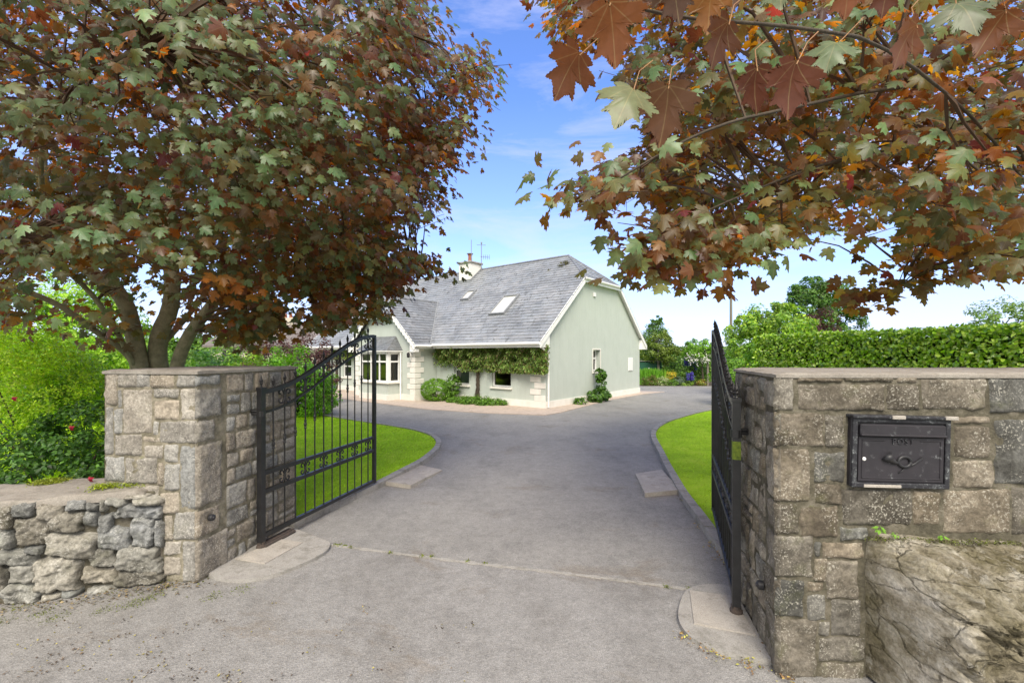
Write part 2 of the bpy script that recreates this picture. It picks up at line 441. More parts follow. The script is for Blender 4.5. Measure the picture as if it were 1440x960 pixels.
def leaves(name, pos, nrm, tipd, size, tint, mat, parent=None, tpl=OVAL, tint2=None, smooth=False):
    """pos (N,3) leaf bases, nrm upper normal, tipd tip direction, size (N,)"""
    V, F = tpl; n = len(pos); k = len(V)
    nrm = unit(nrm); t = unit(tipd-nrm*np.sum(tipd*nrm, 1, keepdims=True)); x = np.cross(t, nrm)
    vs = (pos[:, None, :]+size[:, None, None]*(V[None, :, 0, None]*x[:, None, :]+V[None, :, 1, None]*t[:, None, :]+V[None, :, 2, None]*nrm[:, None, :])).reshape(-1, 3)
    F = np.array(F); fs = (F[None]+(np.arange(n)*k)[:, None, None]).reshape(-1, 3)
    me = bpy.data.meshes.new(name); me.vertices.add(len(vs)); me.vertices.foreach_set('co', vs.astype(np.float32).ravel())
    me.loops.add(fs.size); me.loops.foreach_set('vertex_index', fs.astype(np.int32).ravel())
    me.polygons.add(len(fs)); me.polygons.foreach_set('loop_start', (np.arange(len(fs))*3).astype(np.int32))
    me.polygons.foreach_set('loop_total', np.full(len(fs), 3, np.int32))
    me.update(calc_edges=True); me.validate()
    if tint2 is not None:
        uvl = me.uv_layers.new(name='UVMap'); uvv = np.column_stack([V[:, 0]*.8+.5, V[:, 1]*.8+.1]).astype(np.float32)
        uvl.data.foreach_set('uv', np.tile(uvv[F].reshape(1, -1, 2), (n, 1, 1)).ravel())
    for nm, T in (('tint', tint), ('tint2', tint2)):
        if T is None: continue
        at = me.color_attributes.new(nm, 'FLOAT_COLOR', 'POINT')
        c = np.ones((n, k, 4), np.float32); c[:, :, :3] = T[:, None, :]
        at.data.foreach_set('color', c.ravel())
    me.materials.append(M[mat])
    o = bpy.data.objects.new(name, me); COL.objects.link(o)
    if parent: o.parent = parent
    return o
def pick(cols, n, jit=.25):
    c = np.array(cols)[NR.integers(0, len(cols), n)]
    return np.clip(c*(1+NR.normal(0, jit, (n, 1))).clip(.4, 1.9), 0, 1)
def ball(n, shell=.5):
    d = unit(NR.normal(size=(n, 3))); r = NR.random((n, 1))**(1/3)
    r = shell+(1-shell)*r if shell > 0 else r
    return d*r
def cloud(name, blobs, n, size, cols, mat='green_leaf', parent=None, tpl=DIA, clumps=60, cr=.25, up=.5, shell=.55, jit=.25, droop=.2):
    """foliage: blobs [(center, (rx,ry,rz))]; leaves gathered in clumps over the blobs"""
    vols = np.array([b[1][0]*b[1][1]*b[1][2] for b in blobs])**.67; vols /= vols.sum()
    P = []; O = []; B = []
    bi = NR.choice(len(blobs), clumps, p=vols)
    cd = ball(clumps, shell); cc = np.array([np.array(blobs[i][0])+cd[j]*np.array(blobs[i][1]) for j, i in enumerate(bi)])
    rr = np.array([np.mean(blobs[i][1]) for i in bi])*cr*NR.uniform(.6, 1.4, clumps)
    ci = NR.integers(0, clumps, n)
    d = ball(n, .35)
    pos = cc[ci]+d*rr[ci][:, None]*np.array([1, 1, .75])
    out = cd[ci]*.8+d*.9
    bright = NR.normal(1, .12, clumps)[ci][:, None]
    nrm = out+np.array([0, 0, up])+NR.normal(0, .45, (n, 3))
    tip = out*.5+NR.normal(0, .6, (n, 3))-np.array([0, 0, droop])
    pos[:, 2] = np.maximum(pos[:, 2], .02)
    sz = size*NR.uniform(.6, 1.3, n)
    return leaves(name, pos, nrm, tip, sz, np.clip(pick(cols, n, jit)*bright, 0, 1), mat, parent, tpl)
def branchy(mb, base, top, r0, targets, n=7, rt=.012):
    """trunk from base to top, with bent limbs to target points"""
    base, top = Vector(base), Vector(top)
    tr = [base.lerp(top, i/6)+Vector((math.sin(i*1.7), math.cos(i*2.1), 0))*r0*.35*(i > 0) for i in range(7)]
    mb.tube(tr, [r0*(1.25 if i == 0 else 1-.13*i) for i in range(7)], n)
    for t in targets:
        t = Vector(t); k = R.uniform(.35, .95); s = base.lerp(top, k)
        mid = s.lerp(t, .5)+Vector((R.uniform(-.1, .1), R.uniform(-.1, .1), .12))*(t-s).length
        mb.tube([s, s.lerp(mid, .6), mid, t], [r0*(.5-.3*k), r0*.25, r0*.16, rt], 5)
# ------------------------------------------------------------------ ground surfaces
def sheet(name, poly, z, mat, sub=None):
    mb = MB(); mb.add([(p[0], p[1], z) for p in poly], [tuple(range(len(poly)))])
    o = mb.build(name, mat, fix=False)
    if o.data.polygons[0].normal.z < 0: o.data.flip_normals()
    return struct(o)
sheet('ground', [(-900, -300), (900, -300), (900, 1500), (-900, 1500)], -.04, 'field_grass')
seam = [(-60, 5.2), (-4.5, 4.62), (-1.66, 4.05), (-.8, 3.82), (-.18, 3.66), (.37, 3.54), (.94, 3.39), (1.34, 3.28), (4, 3.0), (60, 2.6)]
sheet('road', [(-60, -6), (60, -6)]+seam[::-1], 0, 'road_asphalt')
sheet('driveway', seam+[(60, 3), (16, 24.3), (-60, 24.3), (-60, 6)][1:3], 0.0, 'drive_asphalt')
def smooth_line(pts, it=2):
    for _ in range(it):
        q = [pts[0]]
        for a, b in zip(pts, pts[1:]):
            q += [(a[0]*.75+b[0]*.25, a[1]*.75+b[1]*.25), (a[0]*.25+b[0]*.75, a[1]*.25+b[1]*.75)]
        q.append(pts[-1]); pts = q
    return pts
kL = smooth_line([(-2.19, 4.43), (-2.08, 4.7), (-1.9, 5.27), (-1.72, 5.76), (-1.44, 6.78), (-1.31, 7.6), (-1.33, 8.48), (-1.58, 9.21), (-1.95, 9.75), (-2.56, 10.33), (-3.43, 10.95), (-4.99, 12.1), (-6.49, 13.23), (-10.81, 15.96)])
kR = smooth_line([(1.72, 3.3), (1.79, 3.74), (1.85, 4.11), (2.03, 5.32), (2.25, 6.4), (2.62, 8.04), (2.95, 9.5), (3.6, 10.8), (4.6, 12.06), (6.24, 13.73), (10.73, 17.5)])
def offset(pts, d):
    out = []
    for i, p in enumerate(pts):
        a, b = pts[max(0, i-1)], pts[min(len(pts)-1, i+1)]
        t = Vector((b[0]-a[0], b[1]-a[1])).normalized(); out.append((p[0]-t.y*d, p[1]+t.x*d))
    return out
def kerb(pts, side, name):
    o = offset(pts, side*.10); mb = MB(); acc = 0; n = 0
    for i in range(len(pts)-1):
        z = .075+.004*math.sin(i*1.3)
        a, b, c, d = pts[i], pts[i+1], o[i+1], o[i]
        seg = math.dist(a, b); acc += seg
        k = 1.0
        if acc > .9: acc = 0; k = max(.3, 1-.016/seg)
        b = (a[0]+(b[0]-a[0])*k, a[1]+(b[1]-a[1])*k); c = (d[0]+(c[0]-d[0])*k, d[1]+(c[1]-d[1])*k)
        mb.prism([a, b, c, d], -.03, z)
    return struct(mb.build(name, 'concrete'))
kerb(kL, 1, 'kerb'); kerb(kR, -1, 'kerb')
oL = offset(kL, .10); oR = offset(kR, -.10)
lawnL = oL+[(-30, 24), (-60, 24), (-60, 5.4), (-4.4, 4.75), (-2.35, 4.5)]
lawnR = oR+[(60, 40), (60, 3.0), (1.85, 3.3)]
def lawn(poly, name):
    mb = MB(); mb.add([(p[0], p[1], .05) for p in poly], [tuple(range(len(poly)))])
    o = mb.build(name, 'lawn_turf', fix=False)
    if o.data.polygons[0].normal.z < 0: o.data.flip_normals()
    return struct(o)
lawn(lawnL, 'lawn'); lawn(lawnR, 'lawn')
def inpoly(P, poly):
    x, y = P[:, 0], P[:, 1]; c = np.zeros(len(P), bool); n = len(poly)
    for i in range(n):
        x1, y1 = poly[i]; x2, y2 = poly[(i+1) % n]
        if y1 == y2: continue
        m = ((y1 > y) != (y2 > y)) & (x < (x2-x1)*(y-y1)/(y2-y1)+x1); c ^= m
    return c
def blades(poly, box, n, name):
    P = np.column_stack([NR.uniform(box[0], box[2], n), box[1]+(box[3]-box[1])*NR.random(n)**1.5])
    P = P[inpoly(P, poly)]; m = len(P)
    pos = np.column_stack([P, np.full(m, .048)])
    nrm = np.column_stack([NR.normal(0, .5, m), NR.normal(0, .5, m)-.5, np.full(m, 1.3)])
    tip = np.column_stack([NR.normal(0, .8, m), NR.normal(0, .8, m), np.full(m, .8)])
    o = leaves(name, pos, nrm, tip, NR.uniform(.018, .042, m)*(1+.05*P[:, 1]), pick([(.42, .70, .02), (.34, .60, .02), (.52, .76, .04), (.46, .66, .05), (.28, .48, .02)], m, .2), 'grass_blade', None, BLADE)
    return tag(o, kind='stuff', label='short bright green mown lawn grass beside the driveway', cat='grass')
blades(lawnL, (-6.5, 4.4, -1.2, 13), 110000, 'lawn_grass')
blades(lawnR, (1.8, 3.4, 7, 14), 55000, 'lawn_grass')
# concrete joint across the entrance
mb = MB()
sp = smooth_line(seam[2:8], 3)
for i in range(len(sp)-1):
    a, b = sp[i], sp[i+1]; w = .014+.006*math.sin(i*2.3)
    mb.prism([(a[0], a[1]-w), (b[0], b[1]-w), (b[0], b[1]+w), (a[0], a[1]+w)], -.01, .006+.0008*(i % 3))
struct(mb.build('joint_strip', 'concrete'))
# apron round the house
apron = [(7.1, 20.5), (5.84, 19.38), (3.63, 16.69), (1.49, 13.23), (.94, 12.62), (-.8, 13.1), (-2.73, 14.0), (-4.38, 15.4), (-6.4, 17.1), (-8.39, 18.71), (-14, 22.6), (-12, 25), (-4, 24), (3, 22)]
mb = MB(); mb.prism(apron, -.02, .02); struct(mb.build('house_apron', 'apron_concrete'))

# entrance pads and plates, ramp slabs
padL = smooth_line([(-2.44, 3.5), (-2.30, 3.42), (-2.18, 3.38), (-2.0, 3.38), (-1.84, 3.48), (-1.72, 3.64), (-1.62, 3.86), (-1.65, 4.03), (-1.76, 4.12), (-2.14, 4.36), (-2.25, 4.42)], 2)
mb = MB(); mb.prism(padL, -.02, .028); tag(mb.build('hinge_pad', 'concrete'), 'rough grey concrete pad under the left gate hinge', 'concrete pad')
mb = MB(); mb.prism([(-2.33, 3.71), (-2.03, 3.62), (-1.91, 4.03), (-2.16, 4.1)], .0, .036); tag(mb.build('cover_plate', 'pale_concrete'), 'flat rectangular cover set in the pad below the left gate', 'cover plate')
padR = smooth_line([(1.64, 3.29), (1.48, 3.31), (1.36, 3.28), (1.26, 3.22), (1.12, 2.98), (1.07, 2.83), (1.08, 2.69), (1.15, 2.6), (1.26, 2.54), (1.38, 2.5), (1.47, 2.48)], 2)
mb = MB(); mb.prism(padR, -.02, .032); tag(mb.build('hinge_pad', 'concrete'), 'rounded rough concrete pad under the right gate hinge', 'concrete pad')
mb = MB(); mb.prism([(1.29, 3.2), (1.55, 3.13), (1.49, 2.69), (1.16, 2.81)], .0, .041); tag(mb.build('cover_plate', 'pale_concrete'), 'pale square cover plate with rust stain below the right gate', 'cover plate')
def ramp(pts, hi, label):
    mb = MB(); n = 4
    mb.add([(p[0], p[1], -.01) for p in pts]+[(p[0], p[1], h) for p, h in zip(pts, hi)], [(3, 2, 1, 0), (4, 5, 6, 7)]+[(i, (i+1) % 4, (i+1) % 4+4, i+4) for i in range(4)])
    tag(mb.build('stop_slab', 'pale_concrete'), label, 'gate stop slab')
ramp([(-1.75, 5.93), (-1.32, 5.74), (-1.05, 6.62), (-1.46, 6.92)], [.05, .05, .018, .02], 'sloping concrete slab against the left lawn kerb')
ramp([(1.79, 6.4), (2.24, 6.6), (2.11, 5.53), (1.63, 5.41)], [.02, .03, .055, .05], 'sloping concrete slab against the right lawn kerb')
# ------------------------------------------------------------------ stonework
def nz(p, s): return noise.noise(Vector(p)*s)
class Face:
    """vertical plane through a,b (XY); coordinate (u along, z up), outward normal n"""
    def __init__(s, a, b):
        s.a = Vector((*a, 0)); s.t = (Vector((*b, 0))-s.a); s.len = s.t.length; s.t.normalize()
        s.n = Vector((s.t.y, -s.t.x, 0))
    def P(s, u, z, o=0): return s.a+s.t*u+Vector((0, 0, z))+s.n*o
    def px(s, px, py):
        d = Vector(((px-720)/620, 1, -(py-498)/620))
        k = s.a.dot(s.n)/d.dot(s.n); p = d*k; return ((p-s.a).dot(s.t), 1.75+p.z)
def stone(mb, F, quad, h=.02, rnd=0, rough=.006, step=.018, tint=(1, 1, 1), bulge=.3, edge=.008):
    if not rnd: h *= .5; bulge *= .3
    (a, b, c, d) = quad   # bl, br, tr, tl in (u,z)
    w = max(abs(b[0]-a[0]), .02); hh = max(abs(d[1]-a[1]), .02)
    nx = max(4, min(34, int(w/step))); ny = max(4, min(26, int(hh/step)))
    sd = R.uniform(0, 99); vs = []
    tilt = (R.uniform(-.3, .3)*h, R.uniform(-.3, .3)*h)
    for j in range(ny+1):
        for i in range(nx+1):
            s, t = i/nx, j/ny
            e = min(s*w, (1-s)*w, t*hh, (1-t)*hh)
            S, T = s, t
            if rnd:
                X, Y = 2*s-1, 2*t-1
                m = max(abs(X), abs(Y)); q = math.hypot(X, Y)
                if q > 1e-6:
                    an = math.atan2(Y, X)
                    k = (1-rnd)+rnd*m/q*1.0
                    wob = 1+(.30*noise.noise(Vector((math.cos(an)*1.6+sd, math.sin(an)*1.6, sd)))+.12*noise.noise(Vector((math.cos(an)*4+sd, math.sin(an)*4, sd))))*m*m
                    X *= k*wob; Y *= k*wob
                S, T = (X+1)/2, (Y+1)/2
            u = (a[0]*(1-S)+b[0]*S)*(1-T)+(d[0]*(1-S)+c[0]*S)*T
            z = (a[1]*(1-S)+b[1]*S)*(1-T)+(d[1]*(1-S)+c[1]*S)*T
            u += .009*nz((u, z, sd), 16)+.004*nz((u, z, sd), 45); z += .009*nz((z, u, sd+5), 16)+.004*nz((z, u, sd), 45)
            f = min(1, e/edge); f = 1-(1-f)**2.6
            o = -(.035 if rnd else .012)+(h+(.035 if rnd else .012))*f
            q = (1-(2*s-1)**2)*(1-(2*t-1)**2)
            o += h*bulge*q*f
            if rnd:
                vd = noise.voronoi(Vector((u, z*1.6, sd))*7)[0]; o += f*(.014*vd[0]*2-.009*max(0, 1-(vd[1]-vd[0])*9)-.005)
                o += f*.007*math.floor(2.5*nz((u+z*.5, z-u*.3, sd), 6))
            o += f*(rough*nz((u*1, z*1, sd), 9)*2+rough*nz((u, z, sd+9), 28)+rough*.5*nz((u, z, sd+3), 60))+f*(tilt[0]*(s-.5)+tilt[1]*(t-.5))
            vs.append(F.P(u, z, o))
    fs = [(j*(nx+1)+i, j*(nx+1)+i+1, (j+1)*(nx+1)+i+1, (j+1)*(nx+1)+i) for j in range(ny) for i in range(nx)]
    mb.add(vs, fs, tint)
def tintv(lo=.75, hi=1.2, warm=.08):
    g = R.uniform(lo, hi); w = R.uniform(-warm, warm); return (g*(1+w), g, g*(1-w*1.3))
def rectq(u0, z0, u1, z1, j=.006):
    r = lambda: R.uniform(-j, j)
    return [(u0+r(), z0+r()), (u1+r(), z0+r()), (u1+r(), z1+r()), (u0+r(), z1+r())]
def course_fill(mb, F, u0, u1, courses, gap=.004, tl=(.75, 1.2), h=.02, wmin=.13, wmax=.4, rough=.006):
    for z0, z1 in zip(courses, courses[1:]):
        u = u0
        while u < u1-.02:
            w = R.uniform(wmin, wmax)
            if u1-(u+w) < wmin*.8: w = u1-u
            if z1-z0 > .15 and R.random() < .4 and w < .3:
                m = z0+(z1-z0)*R.uniform(.35, .65)
                stone(mb, F, rectq(u+gap/2, z0+gap/2, u+w-gap/2, m-gap/2), h*R.uniform(.6, 1.3), tint=tintv(*tl), rough=rough)
                stone(mb, F, rectq(u+gap/2, m+gap/2, u+w-gap/2, z1-gap/2), h*R.uniform(.6, 1.3), tint=tintv(*tl), rough=rough)
            else:
                stone(mb, F, rectq(u+gap/2, z0+gap/2, u+w-gap/2, z1-gap/2), h*R.uniform(.6, 1.3), tint=tintv(*tl), rough=rough)
            u += w
def backing(mb, F, u0, u1, z0, z1, inset=0):
    nx, ny = max(2, int((u1-u0)/.05)), max(2, int((z1-z0)/.05)); vs = []
    for j in range(ny+1):
        for i in range(nx+1):
            u = u0+(u1-u0)*i/nx; z = z0+(z1-z0)*j/ny
            k = 0 if i in (0, nx) or j in (0, ny) else .003+.005*nz((u, z, 3), 14)
            vs.append(F.P(u, z, k-inset))
    mb.add(vs, [(j*(nx+1)+i, j*(nx+1)+i+1, (j+1)*(nx+1)+i+1, (j+1)*(nx+1)+i) for j in range(ny) for i in range(nx)])
def rough_slab(mb, poly, z0, z1, amp=.008, n=26):
    """coping: noisy top on a 4 sided poly"""
    a, b, c, d = [Vector((*p, 0)) for p in poly]; vs = []
    for j in range(n+1):
        for i in range(n+1):
            s, t = i/n, j/n; p = a.lerp(b, s).lerp(d.lerp(c, s), t); e = min(s, 1-s, t, 1-t)
            k = nz((p.x, p.y, 1), 6)*amp+nz((p.x, p.y, 1), 25)*amp*.5
            out = Vector((nz((p.x, p.y, 7), 9), nz((p.x, p.y, 17), 9), 0))*(.008 if e == 0 else 0)
            vs.append(p+out+Vector((0, 0, z1+k-(.012 if e == 0 else 0))))
    fs = [(j*(n+1)+i, j*(n+1)+i+1, (j+1)*(n+1)+i+1, (j+1)*(n+1)+i) for j in range(n) for i in range(n)]
    m = n+1; ring = [i for i in range(m)]+[j*m+n for j in range(1, m)]+[n*m+i for i in range(n-1, -1, -1)]+[j*m for j in range(n-1, 0, -1)]
    b0 = len(vs)
    for r in ring: vs.append(Vector((vs[r].x, vs[r].y, z0)))
    for q in range(len(ring)):
        q2 = (q+1) % len(ring); fs.append((ring[q], b0+q, b0+q2, ring[q2]))
    mb.add(vs, fs)

# --- left pier
PL = [(-3.19, 3.45), (-2.41, 3.38), (-2.235, 4.56), (-3.02, 4.63)]
pl = thing('stone_pier', 'square coursed stone gate pier left of the driveway, joined to the low rubble wall', 'gate pier', (0, 0, 0))
mbm = MB()
Ff, Fs, Fb, Fl = Face(PL[0], PL[1]), Face(PL[1], PL[2]), Face(PL[2], PL[3]), Face(PL[3], PL[0])
for F in (Ff, Fs, Fb, Fl): backing(mbm, F, 0, F.len, -.03, 1.60, .003)
mbm.build('mortar_core', 'pale_mortar', pl)
mb = MB()
def q4(F, x0, y0, x1, y1, sc_=2.667, ox=0, oy=500):
    p = [F.px(ox+x/sc_, oy+y/sc_) for x, y in ((x0-2, y1+2), (x1+2, y1+2), (x1+2, y0-2), (x0-2, y0-2))]
    return p
for (x0, y0, x1, y1) in [(390,62,440,185),(443,62,515,121),(515,62,563,121),(567,60,657,120),(662,60,735,118),(443,125,460,195),(462,125,572,292),(575,122,672,158),(580,165,672,240),(680,122,735,240),
    (390,190,428,370),(430,200,462,290),(430,295,535,375),(535,302,600,328),(540,332,612,385),(575,243,597,298),(600,245,735,328),(615,332,672,400),(677,335,735,575),(388,378,468,470),(470,380,590,480),
    (592,400,615,490),(618,405,673,505),(600,510,672,590),(615,595,650,690),(652,583,735,690),(618,695,682,745),(615,750,680,825),(685,695,735,848),(390,476,470,560),(474,484,598,600),(390,565,480,660),(484,604,610,700),(390,665,500,760),(505,704,612,800)]:
    q = q4(Ff, x0, y0, x1, y1); q = [(u+R.uniform(-.004, .004), min(z, 1.6)+R.uniform(-.004, .004)) for u, z in q]
    q = [(min(max(u, .004), Ff.len+.012), z) for u, z in q]
    stone(mb, Ff, q, .02, tint=tintv(.85, 1.18), step=.015, rough=.007)
cz = [Ff.px(277, 500+y/2.667)[1] for y in (850, 692, 579, 332, 241, 120, 60)]
cz = [max(0, cz[0])-.0]+cz[1:-1]+[1.595]
for k, (z0, z1) in enumerate(zip(cz, cz[1:])):     # corner stones turn on to the drive side
    stone(mb, Fs, rectq(-.012, z0+.004, R.uniform(.16, .26) if k else .30, z1-.004, .003), .02, tint=tintv(.85, 1.1), rough=.007)
course_fill(mb, Fs, .27, Fs.len, [0, .13, .30, .45, .66, .80, .93, 1.10, 1.24, 1.42, 1.595], tl=(.78, 1.12), wmin=.1, wmax=.27)
course_fill(mb, Fb, 0, Fb.len, [0, .2, .36, .6, .8, 1.0, 1.2, 1.4, 1.595])
course_fill(mb, Fl, 0, Fl.len, [0, .2, .36, .6, .8, 1.0, 1.2, 1.4, 1.595])
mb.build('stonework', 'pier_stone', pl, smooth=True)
mb = MB(); rough_slab(mb, [(-3.2, 3.44), (-2.4, 3.365), (-2.22, 4.58), (-3.04, 4.65)], 1.597, 1.63)
mb.build('coping', 'coping_concrete', pl, smooth=False)
# --- low rubble wall
Fr = Face((-5.2, 2.5), (-2.66, 3.40))
rw = thing('rubble_wall', 'low random rubble wall with flat mossy concrete top left of the gate pier', 'stone wall', (0, 0, 0))
mb = MB(); backing(mb, Fr, 0, Fr.len+.12, -.03, .70, .03); mb.build('mortar_core', 'mortar', rw)
mb = MB()
rub = [(0,215,98,385),(85,222,240,322),(112,325,350,520),(262,222,440,330),(450,212,590,283),(592,222,665,270),(345,292,562,418),(565,282,670,385),(0,388,100,522),(165,500,305,558),(320,418,648,585),(670,312,765,420),
    (785,238,1110,330),(668,385,888,528),(885,322,1050,520),(605,532,790,655),(780,505,1100,680),(558,672,780,768),(0,545,235,645),(62,642,248,772),(232,592,540,822),(0,650,60,830),(0,775,285,915),(420,790,545,862),(790,688,1100,800),
    (672,208,710,290),(722,182,850,235),(852,135,1000,190),(902,185,1100,235),(1050,330,1110,500),(600,790,790,850),(300,830,420,900)]
for r in rub:
    x0, y0, x1, y1 = r
    g = [Fr.px(x/4.8, 660+y/4.8) for x, y in ((x0-12, y1+9), (x1+12, y1+9), (x1+12, y0-9), (x0-12, y0-9))]
    g = [(u, min(.70, max(-.02, z))) for u, z in g]
    sl = R.uniform(-.02, .02)
    g = [g[0], (g[1][0], g[1][1]+sl), (g[2][0], g[2][1]+sl), g[3]]
    gy = R.random() < .3
    t = tintv(.6, 1.2, .06) if not gy else (.72, .76, .84)
    stone(mb, Fr, g, R.uniform(.025, .045), rnd=.36, rough=.015, step=.010, tint=t, bulge=.25, edge=.03)
u = Fr.px(0, 800)[0]-.02
z0s = [0, .2, .38, .54, .7]
for z0, z1 in zip(z0s, z0s[1:]):
    uu = u
    while uu > .02:
        w = R.uniform(.16, .36); stone(mb, Fr, rectq(max(0, uu-w), z0, uu-.01, z1, .02), R.uniform(.03, .06), rnd=.5, rough=.014, tint=tintv(.7, 1.2), edge=.05); uu -= w
mb.build('stonework', 'rubble_stone', rw, smooth=True)
mb = MB()
e0, e1 = Fr.P(0, 0, .0), Fr.P(Fr.len-.14, 0, .0); b0, b1 = Fr.P(0, 0, -.62), Fr.P(Fr.len-.1, 0, -.55)
rough_slab(mb, [(e0.x, e0.y), (e1.x, e1.y), (b1.x, b1.y), (b0.x, b0.y)], .655, .715, .016, 40)
mb.build('coping', 'coping_concrete', rw, smooth=True)

# --- right wall
PR = [(1.445, 2.40), (3.9, 2.36), (3.9, 3.3), (1.69, 3.335)]
wr = thing('stone_wall', 'tall coursed stone gate wall right of the driveway with black letter box', 'stone wall', (0, 0, 0))
mbm = MB(); Gf, Gr, Gb, Gs = Face(PR[0], PR[1]), Face(PR[1], PR[2]), Face(PR[2], PR[3]), Face(PR[3], PR[0])
for F in (Gf, Gr, Gb, Gs): backing(mbm, F, 0, F.len, -.03, 1.62, .003)
mbm.build('mortar_core', 'mortar', wr)
mb = MB()
for (x0, y0, x1, y1) in [(62,52,118,160),(125,54,260,76),(264,54,412,76),(420,54,480,80),(128,82,385,162),(388,84,485,160),(492,54,680,160),(690,56,850,170),
    (62,168,205,265),(207,172,266,268),(62,272,163,428),(175,280,266,370),(178,374,258,436),(582,175,695,200),(585,205,690,300),(582,305,698,388),(706,185,800,378),
    (66,435,130,522),(133,440,246,532),(257,390,462,495),(466,394,545,498),(556,392,750,520),(755,384,860,525),(250,500,335,542),
    (68,528,172,650),(198,545,322,595),(176,545,195,590),(176,593,217,660),(211,600,308,712),(66,655,148,765),(155,662,208,693),(156,698,213,776),(225,716,315,822),
    (66,770,184,945),(190,824,328,895),(198,898,325,985),(190,782,222,820),(805,185,900,378),(856,60,960,170),(866,384,960,525)]:
    q = q4(Gf, x0, y0, x1, y1, 2.087, 1060, 500); q = [(max(-.014, u)+R.uniform(-.003, .003), min(z, 1.625)+R.uniform(-.003, .003)) for u, z in q]
    stone(mb, Gf, q, .018, tint=tintv(.62, 1.3, .09), step=.012, rough=.006)
u1 = Gf.px(1060+962/2.087, 600)[0]
course_fill(mb, Gf, u1, Gf.len, [.75, .95, 1.1, 1.3, 1.45, 1.62], tl=(.7, 1.15))
course_fill(mb, Gf, .58, Gf.len, [0, .2, .4, .6, .75], tl=(.7, 1.15))
cr_ = [Gf.px(1092, 500+y/2.087)[1] for y in (945, 768, 652, 525, 431, 268, 164, 52)]
cr_ = [0]+cr_[1:-1]+[1.62]
for k, (z0, z1) in enumerate(zip(cr_, cr_[1:])):
    w = R.uniform(.14, .24); stone(mb, Gs, rectq(Gs.len-w, z0+.004, Gs.len+.012, z1-.004, .003), .018, tint=tintv(1.15, 1.6, .03), rough=.007)
    # tall narrow stones behind
course_fill(mb, Gs, 0, Gs.len-.2, [0, .22, .36, .62, .78, 1.0, 1.16, 1.4, 1.62], tl=(1.15, 1.7), wmin=.07, wmax=.24, rough=.008)
course_fill(mb, Gb, 0, Gb.len, [0, .25, .5, .8, 1.1, 1.4, 1.62]); course_fill(mb, Gr, 0, Gr.len, [0, .25, .5, .8, 1.1, 1.4, 1.62])
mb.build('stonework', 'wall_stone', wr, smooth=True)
mb = MB(); rough_slab(mb, [(1.435, 2.395), (3.92, 2.35), (3.92, 3.32), (1.68, 3.35)], 1.622, 1.65, .006, 40)
mb.build('coping', 'coping_concrete', wr)

# --- great boulder built against the wall
def boulder():
    mb = MB(); nx, ny = 170, 110; x0, x1 = 1.915, 3.9
    prof = [(0.0, .02, 1.95), (0.25, .3, 1.90), (.5, .55, 1.93), (.72, .69, 2.02), (.86, .745, 2.15), (1.0, .785, 2.40)]
    def pr(t):
        for a, b in zip(prof, prof[1:]):
            if t <= b[0]:
                k = (t-a[0])/(b[0]-a[0]); k = k*k*(3-2*k)*.4+k*.6; return a[1]+(b[1]-a[1])*k, a[2]+(b[2]-a[2])*k
        return prof[-1][1:]
    vs = []
    for j in range(ny+1):
        for i in range(nx+1):
            s, t = i/nx, j/ny; x = x0+(x1-x0)*s; z, y = pr(t)
            edge = max(0, 1-s*nx/7.); y += (2.42-y)*edge**2.2
            z -= .05*edge*t + (.06*(x-1.95))*t
            p = Vector((x, y, z)); f = 1-edge**2
            r = Vector((x*math.cos(.6)-z*math.sin(.6), y*.3, (x*math.sin(.6)+z*math.cos(.6))*1.9))
            d = .05*nz(r, 1.8)+.03*nz(r, 5)+.014*nz(r, 13)+.008*nz(r, 34)
            for fq, am in ((2.3, .05), (5.5, .03), (12, .012)):
                vd = noise.voronoi(r*fq+Vector((nz(r, 4), nz(r+Vector((5, 2, 1)), 4), 0))*.35)[0]
                d += am*(vd[0]-.4)-am*.8*max(0, 1-(vd[1]-vd[0])*10)
            d += .018*math.floor(3*nz(r+Vector((3, 1, 2)), 2.2))
            n = Vector((0, -1, .45 if t > .6 else .15)).normalized()
            if t > .97: d *= .4
            vs.append(p+n*d*f*(1 if t < .93 else .5))
    fs = [(j*(nx+1)+i, j*(nx+1)+i+1, (j+1)*(nx+1)+i+1, (j+1)*(nx+1)+i) for j in range(ny) for i in range(nx)]
    mb.add(vs, fs)
    b = len(mb.v)
    return tag(mb.build('boulder', 'boulder_stone', smooth=True), 'huge rough lichen-streaked boulder at the foot of the right wall', 'boulder')
boulder()

